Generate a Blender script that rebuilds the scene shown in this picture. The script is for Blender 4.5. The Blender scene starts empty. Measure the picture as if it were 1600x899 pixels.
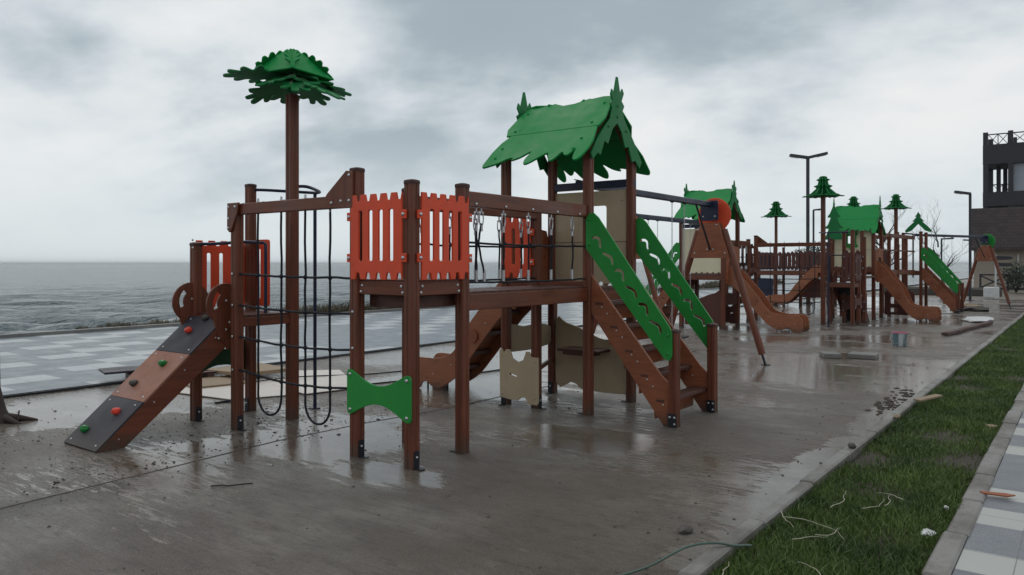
import bpy, bmesh, math, random
import numpy as np
from mathutils import Vector, Matrix, Quaternion
R = math.radians
random.seed(7)
rng = np.random.default_rng(5)
sc = bpy.context.scene
COL = sc.collection
# ------------------------------------------------------------------ camera
cam = bpy.data.cameras.new('camera'); camo = bpy.data.objects.new('camera', cam); COL.objects.link(camo)
camo.location = (0, 0, 1.6); camo.rotation_euler = (R(90), 0, math.atan2(.6, .8))
cam.sensor_width = 36; cam.lens = 27; cam.shift_y = -37.5/1600
cam.clip_end = 60000; cam.clip_start = .05
sc.camera = camo
sc.render.resolution_x = 1024; sc.render.resolution_y = 575
# ------------------------------------------------------------------ world
SUN_EL, SUN_AZ = R(52), R(-60)           # light comes over the sea, through cloud
w = bpy.data.worlds.new('World'); sc.world = w; w.use_nodes = True
nt = w.node_tree; nt.nodes.clear()
def wn(t, **k):
    n = nt.nodes.new(t)
    for a, b in k.items(): setattr(n, a, b)
    return n
out = wn('ShaderNodeOutputWorld'); bg = wn('ShaderNodeBackground'); bg.inputs[1].default_value = .1
sky = wn('ShaderNodeTexSky', sky_type='NISHITA'); sky.sun_disc = False
sky.sun_elevation = SUN_EL; sky.sun_rotation = SUN_AZ
tc = wn('ShaderNodeTexCoord'); sep = wn('ShaderNodeSeparateXYZ'); nt.links.new(tc.outputs['Generated'], sep.inputs[0])
def wmath(op, a, b=None, c=None):
    n = wn('ShaderNodeMath', operation=op)
    for i, v in enumerate((a, b, c)):
        if v is None: continue
        if isinstance(v, (int, float)): n.inputs[i].default_value = v
        else: nt.links.new(v, n.inputs[i])
    return n.outputs[0]
zc = wmath('MAXIMUM', sep.outputs[2], 0.0)
den = wmath('ADD', zc, .30)
px_ = wmath('DIVIDE', sep.outputs[0], den); py_ = wmath('DIVIDE', sep.outputs[1], den)
cmb = wn('ShaderNodeCombineXYZ'); nt.links.new(px_, cmb.inputs[0]); nt.links.new(py_, cmb.inputs[1])
mp = wn('ShaderNodeMapping'); mp.inputs['Rotation'].default_value = (0, 0, R(-37)); mp.inputs['Scale'].default_value = (.95, 1.15, 1)
mp.inputs['Location'].default_value = (5.3, -2.2, 0)
nt.links.new(cmb.outputs[0], mp.inputs[0])
n1 = wn('ShaderNodeTexNoise'); n1.inputs['Scale'].default_value = .85; n1.inputs['Detail'].default_value = 6; n1.inputs['Roughness'].default_value = .48; n1.inputs['Distortion'].default_value = .25
nt.links.new(mp.outputs[0], n1.inputs['Vector'])
n2 = wn('ShaderNodeTexNoise'); n2.inputs['Scale'].default_value = 2.1; n2.inputs['Detail'].default_value = 7; n2.inputs['Roughness'].default_value = .56
nt.links.new(mp.outputs[0], n2.inputs['Vector'])
s_ = wmath('MULTIPLY_ADD', n2.outputs[0], .47, wmath('MULTIPLY', n1.outputs[0], .68))
def cloud_bank(d, c0, k, w_):
    vm = wn('ShaderNodeVectorMath', operation='DOT_PRODUCT'); nt.links.new(tc.outputs['Generated'], vm.inputs[0]); vm.inputs[1].default_value = Vector(d).normalized()
    r = wn('ShaderNodeMapRange', interpolation_type='SMOOTHSTEP'); nt.links.new(wmath('ADD', vm.outputs['Value'], wmath('MULTIPLY', wmath('SUBTRACT', n1.outputs[0], .5), w_)), r.inputs[0]); r.inputs[1].default_value = c0; r.inputs[2].default_value = 1.0; r.inputs[3].default_value = 0; r.inputs[4].default_value = k
    return r.outputs[0]
for d, c0, k, w_ in (((-.72, .66, .30), .945, -.085, -.12), ((-.20, .90, .33), .93, -.075, -.10), ((-.50, .80, .14), .97, .05, .05), ((.0, .95, .16), .955, .05, .05)):
    s_ = wmath('ADD', s_, cloud_bank(d, c0, k, w_))
cr = wn('ShaderNodeValToRGB'); nt.links.new(s_, cr.inputs[0])
cr.color_ramp.interpolation = 'B_SPLINE'
e = cr.color_ramp.elements
e[0].position = .42; e[0].color = (.27, .32, .355, 1)
e[1].position = .68; e[1].color = (.70, .70, .69, 1)
x = e.new(.50); x.color = (.42, .47, .50, 1)
x = e.new(.57); x.color = (.57, .605, .625, 1)
# near the horizon the layer evens out to a pale band
hz = wn('ShaderNodeMapRange'); hz.inputs[1].default_value = 0.0; hz.inputs[2].default_value = .17; nt.links.new(sep.outputs[2], hz.inputs[0])
mixh = wn('ShaderNodeMix', data_type='RGBA'); nt.links.new(hz.outputs[0], mixh.inputs[0])
mixh.inputs[6].default_value = (.535, .595, .625, 1); nt.links.new(cr.outputs[0], mixh.inputs[7])
# scale the cloud layer to the physically bright sky and let a little of the clear sky through
sca = wn('ShaderNodeVectorMath', operation='SCALE'); nt.links.new(mixh.outputs[2], sca.inputs[0]); sca.inputs[3].default_value = 11.4
mixs = wn('ShaderNodeMix', data_type='RGBA'); mixs.inputs[0].default_value = .96
nt.links.new(sky.outputs[0], mixs.inputs[6]); nt.links.new(sca.outputs[0], mixs.inputs[7])
nt.links.new(mixs.outputs[2], bg.inputs[0]); nt.links.new(bg.outputs[0], out.inputs[0])
sl = bpy.data.lights.new('sun', 'SUN'); sl.energy = .5; sl.angle = R(25); sl.color = (1, .96, .9)
so = bpy.data.objects.new('sun', sl); COL.objects.link(so)
so.rotation_euler = Vector((math.sin(SUN_AZ)*math.cos(SUN_EL), math.cos(SUN_AZ)*math.cos(SUN_EL), math.sin(SUN_EL))).to_track_quat('Z', 'Y').to_euler()
vs = sc.view_settings; vs.view_transform = 'Standard'; vs.look = 'None'; vs.gamma = 1; vs.exposure = .16; vs.use_curve_mapping = False

# ------------------------------------------------------------------ materials
M = {}
class NB:
    def __init__(s, name):
        s.m = bpy.data.materials.new(name); s.m.use_nodes = True; s.t = s.m.node_tree
        s.p = s.t.nodes['Principled BSDF']; s.tc = s.t.nodes.new('ShaderNodeTexCoord'); M[name] = s.m
    def n(s, t, **k):
        nd = s.t.nodes.new(t)
        for a, b in k.items():
            if a.startswith('i_'): nd.inputs[a[2:]].default_value = b
            else: setattr(nd, a, b)
        return nd
    def l(s, a, b): s.t.links.new(a, b)
    def math(s, op, a, b=None, c=None, clamp=False):
        nd = s.n('ShaderNodeMath', operation=op); nd.use_clamp = clamp
        for i, v in enumerate((a, b, c)):
            if v is None: continue
            if isinstance(v, (int, float)): nd.inputs[i].default_value = v
            else: s.l(v, nd.inputs[i])
        return nd.outputs[0]
    def noise(s, scale, detail=4, rough=.55, st=(1, 1, 1), rot=(0, 0, 0), dist=0, src='Object', loc=(0, 0, 0)):
        mp = s.n('ShaderNodeMapping'); mp.inputs['Scale'].default_value = st; mp.inputs['Rotation'].default_value = rot; mp.inputs['Location'].default_value = loc
        s.l(s.tc.outputs[src], mp.inputs[0])
        nd = s.n('ShaderNodeTexNoise', i_Scale=scale, i_Detail=detail, i_Roughness=rough, i_Distortion=dist)
        s.l(mp.outputs[0], nd.inputs['Vector']); return nd.outputs[0]
    def ramp(s, f, stops):
        r = s.n('ShaderNodeValToRGB'); s.l(f, r.inputs[0]); e = r.color_ramp.elements
        while len(e) > 1: e.remove(e[-1])
        e[0].position = stops[0][0]; e[0].color = (*stops[0][1], 1)
        for p, c in stops[1:]:
            x = e.new(p); x.color = (*c, 1)
        return r.outputs[0]
    def rng(s, f, a, b, c, d):
        r = s.n('ShaderNodeMapRange'); s.l(f, r.inputs[0])
        for i, v in enumerate((a, b, c, d)): r.inputs[i+1].default_value = v
        return r.outputs[0]
    def mix(s, f, a, b):
        r = s.n('ShaderNodeMix', data_type='RGBA')
        for i, v in ((0, f), (6, a), (7, b)):
            if isinstance(v, (int, float)): r.inputs[i].default_value = v
            elif isinstance(v, tuple): r.inputs[i].default_value = (*v, 1)
            else: s.l(v, r.inputs[i])
        return r.outputs[2]
    def bump(s, h, strength=.3, dist=.01, prev=None):
        b = s.n('ShaderNodeBump', i_Strength=strength, i_Distance=dist)
        if isinstance(h, (int, float)): b.inputs['Height'].default_value = h
        else: s.l(h, b.inputs['Height'])
        if prev is not None: s.l(prev, b.inputs['Normal'])
        return b.outputs[0]
    def set(s, col=None, rough=None, nrm=None, **k):
        for key, v in (('Base Color', col), ('Roughness', rough), ('Normal', nrm)):
            if v is None: continue
            if isinstance(v, (int, float)): s.p.inputs[key].default_value = v
            elif isinstance(v, tuple): s.p.inputs[key].default_value = (*v, 1)
            else: s.l(v, s.p.inputs[key])
        for a, b in k.items(): s.p.inputs[a.replace('_', ' ')].default_value = b
        return s.m
def mul(c, k): return tuple(min(1, x*k) for x in c)
def painted_wood(name, c, st, rough=.42, var=.45):
    b = NB(name)
    g = b.noise(30, 5, .6, st); big = b.noise(2.2, 3, .5)
    f = b.math('ADD', b.math('MULTIPLY', g, .7), b.math('MULTIPLY', big, .3))
    col = b.ramp(f, [(.3, mul(c, 1-var)), (.5, c), (.72, mul(c, 1+var))])
    # scuffs, and mud splashed on the feet
    sc1 = b.math('GREATER_THAN', b.noise(55, 4, .75, (1, 1, .35)), .70); col = b.mix(b.math('MULTIPLY', sc1, .35), col, mul(c, 2.2))
    s3 = b.n('ShaderNodeSeparateXYZ'); b.l(b.tc.outputs['Object'], s3.inputs[0])
    dn = b.noise(18, 4, .6); dirt = b.rng(b.math('ADD', s3.outputs[2], b.math('MULTIPLY', b.math('SUBTRACT', dn, .5), .30)), .0, .16, .75, 0)
    col = b.mix(dirt, col, (.060, .048, .038))
    return b.set(col, b.rng(big, .35, .65, rough-.14, rough+.14), b.bump(g, .25, .003), Specular_IOR_Level=.36)
painted_wood('wood_v', (.128, .037, .018), (1, 1, .06))
painted_wood('wood_x', (.128, .037, .018), (.06, 1, 1))
painted_wood('wood_y', (.128, .037, .018), (1, .06, 1))
painted_wood('wood_far', (.075, .026, .022), (1, 1, .08), .6)
painted_wood('ply', (.235, .075, .035), (.12, .12, 1), .38, .3)
painted_wood('ply_slide', (.27, .095, .045), (.12, .12, 1), .35, .3)
painted_wood('ply_red', (.27, .122, .082), (.3, .3, .3), .5, .25)
painted_wood('ply_dark', (.030, .027, .036), (.3, .3, .3), .52, .25)
painted_wood('deck_wood', (.075, .030, .022), (.1, 1, 1), .5)
def plastic(name, c, rough=.35, var=.10):
    b = NB(name); f = b.noise(3, 4, .6); s2 = b.noise(240, 2)
    gr = b.rng(b.noise(7, 6, .7, (1, 1, .35)), .56, .74, 0, .38)      # grime run down by the rain
    return b.set(b.mix(gr, b.ramp(f, [(.3, mul(c, 1-var)), (.7, mul(c, 1+var))]), mul(c, .55)), b.rng(f, .3, .7, rough-.08, rough+.12), b.bump(s2, .12, .001), Specular_IOR_Level=.3)
plastic('red', (.66, .075, .028), .42)
plastic('red_edge', (.50, .05, .024), .4)
plastic('green', (.018, .235, .040), .38)
plastic('green_roof', (.005, .215, .048), .55, .03); M['green_roof'].node_tree.nodes['Principled BSDF'].inputs['Specular IOR Level'].default_value = .14
plastic('green_leaf', (.008, .165, .045), .55, .05)
plastic('green_dark', (.012, .06, .024), .45)
plastic('tan', (.42, .335, .225), .5, .08)
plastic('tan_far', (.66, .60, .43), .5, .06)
plastic('navy', (.012, .018, .045), .35)
plastic('cap_brown', (.06, .026, .022), .5)
plastic('black_plastic', (.012, .012, .014), .5)
plastic('rope', (.012, .014, .02), .75)
plastic('hold_red', (.62, .05, .03), .35)
plastic('hold_green', (.01, .16, .03), .35)
plastic('brown_plastic', (.085, .028, .022), .42)
def metal(name, c, rough):
    b = NB(name); f = b.noise(12, 3)
    return b.set(b.ramp(f, [(.3, mul(c, .8)), (.7, c)]), b.rng(f, .3, .7, rough, rough+.2), Metallic=1.0)
metal('bolt', (.55, .56, .58), .3); metal('steel', (.5, .5, .52), .35)
b = NB('dark_metal'); b.set((.014, .016, .022), .4, None, Metallic=.3)
b = NB('lamp_paint'); b.set((.022, .024, .034), .5)
b = NB('lamp_lens'); b.set((.5, .5, .48), .3)

# concrete pad : wet, brushed, muddy
b = NB('wet_concrete')
mid = b.noise(1.7, 6, .62, (1.0, 1.6, 1)); fine = b.noise(38, 4, .65); grit = b.noise(160, 3, .6)
broom = b.noise(9, 5, .65, (.16, 2.6, 1), dist=.5)
broom2 = b.noise(26, 4, .6, (.07, 2.6, 1), rot=(0, 0, R(4)))
wetlow = b.noise(.55, 4, .5, (.8, 1.0, 1), loc=(7.2, 2.6, 0))
col = b.ramp(mid, [(.30, (.095, .077, .061)), (.44, (.175, .150, .125)), (.58, (.27, .242, .208)), (.74, (.38, .35, .31))])
sepc0 = b.n('ShaderNodeSeparateXYZ'); b.l(b.tc.outputs['Object'], sepc0.inputs[0]); mud = b.noise(.8, 5, .6, (.6, 1.5, 1), loc=(2, 5, 0))
stain = b.rng(b.math('ADD', b.noise(.62, 6, .62, (.8, 1.1, 1), loc=(11, 4, 0)), b.rng(sepc0.outputs[0], -5.0, -3.6, -.03, .05)), .50, .60, 0, 1)
col = b.mix(b.rng(mud, .50, .66, 0, .6), col, (.080, .054, .038)); col = b.mix(b.math('MULTIPLY', stain, .58), col, (.120, .076, .050))
jd = b.math('ABSOLUTE', b.math('ADD', b.math('ADD', sepc0.outputs[0], 5.62), b.math('MULTIPLY', b.math('SUBTRACT', b.noise(1.1, 5, .6), .5), .9)))
col = b.mix(b.math('MULTIPLY', b.rng(jd, .04, .30, 1, 0), .62), col, (.045, .036, .030))
sp = b.math('GREATER_THAN', b.noise(52, 3, .7), .715)
col = b.mix(b.math('MULTIPLY', sp, .65), col, (.03, .026, .022))
col = b.mix(b.rng(grit, .45, .60, 0, .55), col, (.33, .30, .265))
col = b.mix(b.rng(b.noise(210, 2, .5), .56, .64, 0, .6), col, (.06, .05, .042))
col = b.mix(b.rng(b.noise(11, 5, .7, (.5, 1.6, 1), loc=(4, 0, 0)), .54, .68, 0, .6), col, (.075, .062, .052))
clod = b.math('MULTIPLY', b.rng(b.noise(20, 4, .65, (.8, 1.5, 1)), .57, .61, 0, 1), b.rng(b.noise(.9, 4, .6, loc=(1, 7, 0)), .46, .58, 0, .8)); clod = b.math('MULTIPLY', clod, b.rng(sepc0.outputs[0], -5.6, -4.8, 1, .15)); col = b.mix(clod, col, (.040, .033, .027))
col = b.mix(b.rng(broom2, .50, .62, 0, .30), col, (.075, .06, .048))
col = b.mix(b.rng(b.noise(4.5, 6, .7, (.7, 1.3, 1), loc=(9, 3, 0)), .56, .68, 0, .55), col, (.07, .056, .045))
sepc = b.n('ShaderNodeSeparateXYZ'); b.l(b.tc.outputs['Object'], sepc.inputs[0])
warp = b.noise(1.5, 6, .66, (.55, 1.5, 1), dist=.3)
def blob(cx, cy, rx, ry):
    dx = b.math('DIVIDE', b.math('SUBTRACT', sepc.outputs[0], cx), rx); dy = b.math('DIVIDE', b.math('SUBTRACT', sepc.outputs[1], cy), ry)
    d = b.math('ADD', b.math('MULTIPLY', dx, dx), b.math('MULTIPLY', dy, dy))
    d = b.math('ADD', d, b.math('MULTIPLY', b.math('SUBTRACT', warp, .5), 3.4))
    return b.math('MINIMUM', b.math('MAXIMUM', b.math('SUBTRACT', 1.0, d), 0.0), 1.0)
pud = None
for q in [(-3.75, 6.0, .75, .5), (-4.15, 4.05, .6, .45), (-1.74, 8.6, .20, 6.5), (-5.7, 4.5, 1.0, 1.2), (-3.2, 12.4, 1.6, 2.6), (-6.5, 8.2, 1.6, 2.2), (-1.9, 12.5, .5, 2.4), (-8.8, 4.4, 1.2, 2.0), (-4.7, 16.3, 1.6, 1.3), (-3.1, 17.5, .9, 1.4), (-7.6, 11.0, 2.5, 2.6)]:
    v = blob(*q); pud = v if pud is None else b.math('MAXIMUM', pud, v)
far = b.rng(sepc.outputs[1], 12, 26, 0, .35)
lv = b.math('ADD', b.math('ADD', b.math('MULTIPLY', pud, .36), wetlow), b.math('MULTIPLY', b.math('SUBTRACT', broom, .5), .40))
lv = b.math('ADD', lv, b.math('MULTIPLY', far, .25))
lv = b.math('ADD', lv, b.math('MULTIPLY', b.math('SUBTRACT', broom2, .5), .25))
lumpy = b.noise(11, 5, .62, (.45, 1.5, 1)); lv = b.math('ADD', lv, b.math('MULTIPLY', b.math('SUBTRACT', lumpy, .5), .45))
left = b.math('MULTIPLY', b.rng(sepc.outputs[0], -9.5, -4.0, .12, 0), b.rng(sepc.outputs[1], 1.5, 4, 0, 1)); lv = b.math('ADD', lv, left); lv = b.math('ADD', lv, b.math('MULTIPLY', stain, .035))
wet = b.rng(lv, .585, .645, 0, 1)
damp = b.rng(lv, .42, .62, 0, 1)
col = b.mix(b.math('MULTIPLY', wet, .40), col, (.060, .047, .037))
rg = b.math('SUBTRACT', b.math('SUBTRACT', .46, b.math('MULTIPLY', damp, .20)), b.math('MULTIPLY', wet, .22))
bh = b.math('ADD', b.math('ADD', b.math('ADD', b.math('MULTIPLY', broom, .6), b.math('MULTIPLY', lumpy, .5)), b.math('MULTIPLY', fine, 1.0)), b.math('MULTIPLY', grit, .35))
dry = b.math('SUBTRACT', 1.0, b.math('MULTIPLY', wet, .93))
nm = b.n('ShaderNodeBump', i_Distance=.07); b.l(bh, nm.inputs['Height']); b.l(b.math('MULTIPLY', dry, .9), nm.inputs['Strength'])
b.set(col, rg, nm.outputs[0], Specular_IOR_Level=.5)

# promenade pavers : slate-blue with staggered pale slabs, wet
b = NB('promenade_paver')
mp_ = b.n('ShaderNodeMapping'); b.l(b.tc.outputs['Object'], mp_.inputs[0]); mp_.inputs['Rotation'].default_value = (0, 0, R(90))
br = b.n('ShaderNodeTexBrick'); b.l(mp_.outputs[0], br.inputs['Vector'])
br.inputs['Scale'].default_value = 1; br.inputs['Brick Width'].default_value = .40; br.inputs['Row Height'].default_value = .40; br.inputs['Mortar Size'].default_value = .006; br.offset = 0
br.inputs['Color1'].default_value = (0, 0, 0, 1); br.inputs['Color2'].default_value = (1, 1, 1, 1); br.inputs['Mortar'].default_value = (.5, .5, .5, 1)
sp_ = b.n('ShaderNodeSeparateXYZ'); b.l(b.tc.outputs['Object'], sp_.inputs[0])
# rows along x 0.8 m deep; pale slabs 0.8 x 1.2 every 2.4 m, offset row by row
ry_ = b.math('FLOOR', b.math('DIVIDE', sp_.outputs[0], .6))
off = b.math('MULTIPLY', b.math('FLOOR', b.math('MULTIPLY', b.math('FRACT', b.math('MULTIPLY', ry_, .383)), 6)), .4)
ph = b.math('FRACT', b.math('DIVIDE', b.math('ADD', sp_.outputs[1], off), 2.4))
pale = b.math('MULTIPLY', b.math('LESS_THAN', ph, .334), b.math('GREATER_THAN', b.math('FRACT', b.math('MULTIPLY', b.math('FLOOR', b.math('DIVIDE', b.math('ADD', sp_.outputs[1], off), 2.4)), .618)), .12))
nz = b.noise(2.5, 5, .6); fz = b.noise(60, 3)
cold = b.mix(nz, (.085, .112, .132), (.145, .180, .205)); colp = b.mix(nz, (.29, .315, .33), (.41, .435, .45))
col = b.mix(pale, cold, colp); col = b.mix(br.outputs['Fac'], col, (.12, .125, .13))
b.set(col, b.rng(nz, .3, .7, .25, .5), b.bump(fz, .15, .004))
# right-hand pavement
b = NB('pavement_paver')
sp_ = b.n('ShaderNodeSeparateXYZ'); b.l(b.tc.outputs['Object'], sp_.inputs[0])
f1 = b.math('MULTIPLY', b.math('FRACT', b.math('DIVIDE', b.math('ADD', b.math('SUBTRACT', sp_.outputs[1], 4.46), b.math('MULTIPLY', b.math('FLOOR', b.math('DIVIDE', b.math('ADD', sp_.outputs[0], .54), .62)), 1.1)), 2.95)), 2.95)
def rngband(a_, c_): return b.math('MULTIPLY', b.math('GREATER_THAN', f1, a_), b.math('LESS_THAN', f1, c_))
b1 = b.math('MAXIMUM', rngband(-.1, .34), rngband(.86, 1.23)); b2 = rngband(1.49, 1.76)
edge = b.math('LESS_THAN', b.math('FRACT', b.math('DIVIDE', sp_.outputs[0], .30)), .02)
jy = b.math('LESS_THAN', b.math('FRACT', b.math('DIVIDE', b.math('SUBTRACT', sp_.outputs[1], 4.42), .365)), .02)
g = b.noise(130, 3, .7); nz = b.noise(3, 5)
cg = b.mix(b.rng(g, .35, .65, 0, 1), (.06, .066, .08), (.20, .215, .24)); cw = b.mix(nz, (.30, .31, .29), (.42, .43, .41))
bands = b.math('MAXIMUM', b1, b2)
col = b.mix(bands, cg, cw); col = b.mix(b.math('MULTIPLY', b.math('MAXIMUM', edge, jy), .7), col, (.07, .07, .07))
b.set(col, b.rng(nz, .3, .7, .3, .5), b.bump(g, .3, .003))
b = NB('kerb_stone'); nz = b.noise(4, 6, .65); f = b.noise(70, 4, .7)
st = b.rng(b.noise(2.6, 6, .7, (1, .6, 1)), .42, .62, 0, .85)
b.set(b.mix(st, b.mix(nz, (.12, .115, .105), (.26, .25, .235)), (.07, .06, .045)), b.rng(nz, .3, .7, .35, .6), b.bump(f, .4, .006))
b = NB('soil'); nz = b.noise(6, 6, .7); b.set(b.mix(nz, (.018, .014, .009), (.055, .042, .028)), .85, b.bump(nz, .8, .03))
b = NB('rough_ground'); nz = b.noise(.3, 6, .65); f = b.noise(5, 5, .7)
b.set(b.mix(nz, (.10, .085, .065), (.20, .18, .15)), b.rng(nz, .35, .6, .25, .7), b.bump(f, .5, .03))
b = NB('grass_blade'); nz = b.noise(1.6, 4, .6); n3 = b.noise(40, 2)
col = b.mix(b.rng(nz, .35, .65, 0, 1), (.036, .078, .011), (.098, .155, .028)); col = b.mix(b.rng(n3, .6, .75, 0, .7), col, (.12, .11, .045))
b.set(col, .6)
b = NB('dry_reed'); nz = b.noise(3, 3); b.set(b.mix(nz, (.05, .055, .032), (.16, .13, .085)), .8)
b = NB('bark'); nz = b.noise(14, 5, .7, (1, 1, .3)); b.set(b.mix(nz, (.018, .013, .011), (.06, .045, .038)), .85, b.bump(nz, .7, .01))
b = NB('evergreen'); nz = b.noise(9, 3); b.set(b.mix(nz, (.012, .02, .012), (.03, .045, .025)), .7)
# sea
b = NB('sea_water')
nz = b.noise(.05, 5, .6, (1.6, .5, 1)); w1 = b.noise(.50, 3, .55, (1.4, .55, 1), (0, 0, R(20))); w2 = b.noise(2.2, 3, .5, (1.4, .6, 1), (0, 0, R(20)))
foam_n = b.noise(.30, 7, .72, (1.8, .45, 1)); sx = b.n('ShaderNodeSeparateXYZ'); b.l(b.tc.outputs['Object'], sx.inputs[0])
shore = b.rng(sx.outputs[0], -60, -30, 0, .14)
fm = b.rng(b.math('ADD', foam_n, shore), .61, .69, 0, 1)
col = b.mix(nz, (.050, .078, .090), (.085, .118, .130)); col = b.mix(fm, col, (.5, .53, .54))
bm = b.bump(w1, .9, 1.5); bm = b.bump(w2, .7, .40, bm)
b.set(col, b.math('ADD', .18, b.math('MULTIPLY', fm, .5)), bm, IOR=1.33, Specular_IOR_Level=.3)
b = NB('cardboard'); nz = b.noise(5, 4); b.set(b.mix(nz, (.17, .12, .07), (.30, .22, .14)), .7)
b = NB('white_board'); nz = b.noise(2, 5, .6); b.set(b.mix(nz, (.42, .37, .32), (.62, .57, .52)), .35)
b = NB('dirty_white'); nz = b.noise(9, 5); b.set(b.mix(nz, (.35, .35, .34), (.75, .76, .78)), .4, b.bump(nz, .6, .03))
b = NB('stone_dark'); nz = b.noise(20, 4); b.set(b.mix(nz, (.02, .018, .016), (.07, .06, .05)), .6)
b = NB('slab_grey'); nz = b.noise(6, 4); b.set(b.mix(nz, (.10, .10, .095), (.2, .195, .185)), .4)
b = NB('root_pale'); b.set((.34, .33, .24), .7)
b = NB('terracotta'); b.set((.26, .075, .03), .7)
b = NB('hose_green'); b.set((.07, .11, .09), .6)
b = NB('bucket_print'); nz = b.noise(9, 2); sx = b.n('ShaderNodeSeparateXYZ'); b.l(b.tc.outputs['Object'], sx.inputs[0])
top = b.math('GREATER_THAN', sx.outputs[2], .252)
vor = b.noise(5, 2, .4, (1, 1, .15)); col = b.ramp(vor, [(.36, (.40, .46, .48)), (.42, (.05, .16, .20)), (.58, (.10, .14, .16)), (.66, (.40, .44, .46))])
b.set(b.mix(top, col, (.40, .10, .17)), .35)
b = NB('shingle'); br = b.n('ShaderNodeTexBrick'); mp_ = b.n('ShaderNodeMapping'); b.l(b.tc.outputs['Object'], mp_.inputs[0]); mp_.inputs['Rotation'].default_value = (R(90), 0, 0)
b.l(mp_.outputs[0], br.inputs['Vector']); br.inputs['Scale'].default_value = 1; br.inputs['Brick Width'].default_value = .35; br.inputs['Row Height'].default_value = .2; br.inputs['Mortar Size'].default_value = .015
br.inputs['Color1'].default_value = (.030, .020, .020, 1); br.inputs['Color2'].default_value = (.055, .036, .034, 1); br.inputs['Mortar'].default_value = (.012, .01, .01, 1)
b.set(br.outputs['Color'], .6)
b = NB('beige_wall'); nz = b.noise(1.2, 5); b.set(b.mix(nz, (.26, .22, .18), (.36, .31, .26)), .8)
b = NB('grey_wall'); nz = b.noise(1, 3); b.set(b.mix(nz, (.26, .29, .33), (.38, .41, .46)), .7)
b = NB('timber_black'); nz = b.noise(8, 3); b.set(b.mix(nz, (.014, .015, .022), (.034, .033, .040)), .65)
b = NB('window_glass'); b.set((.22, .25, .28), .12)

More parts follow.
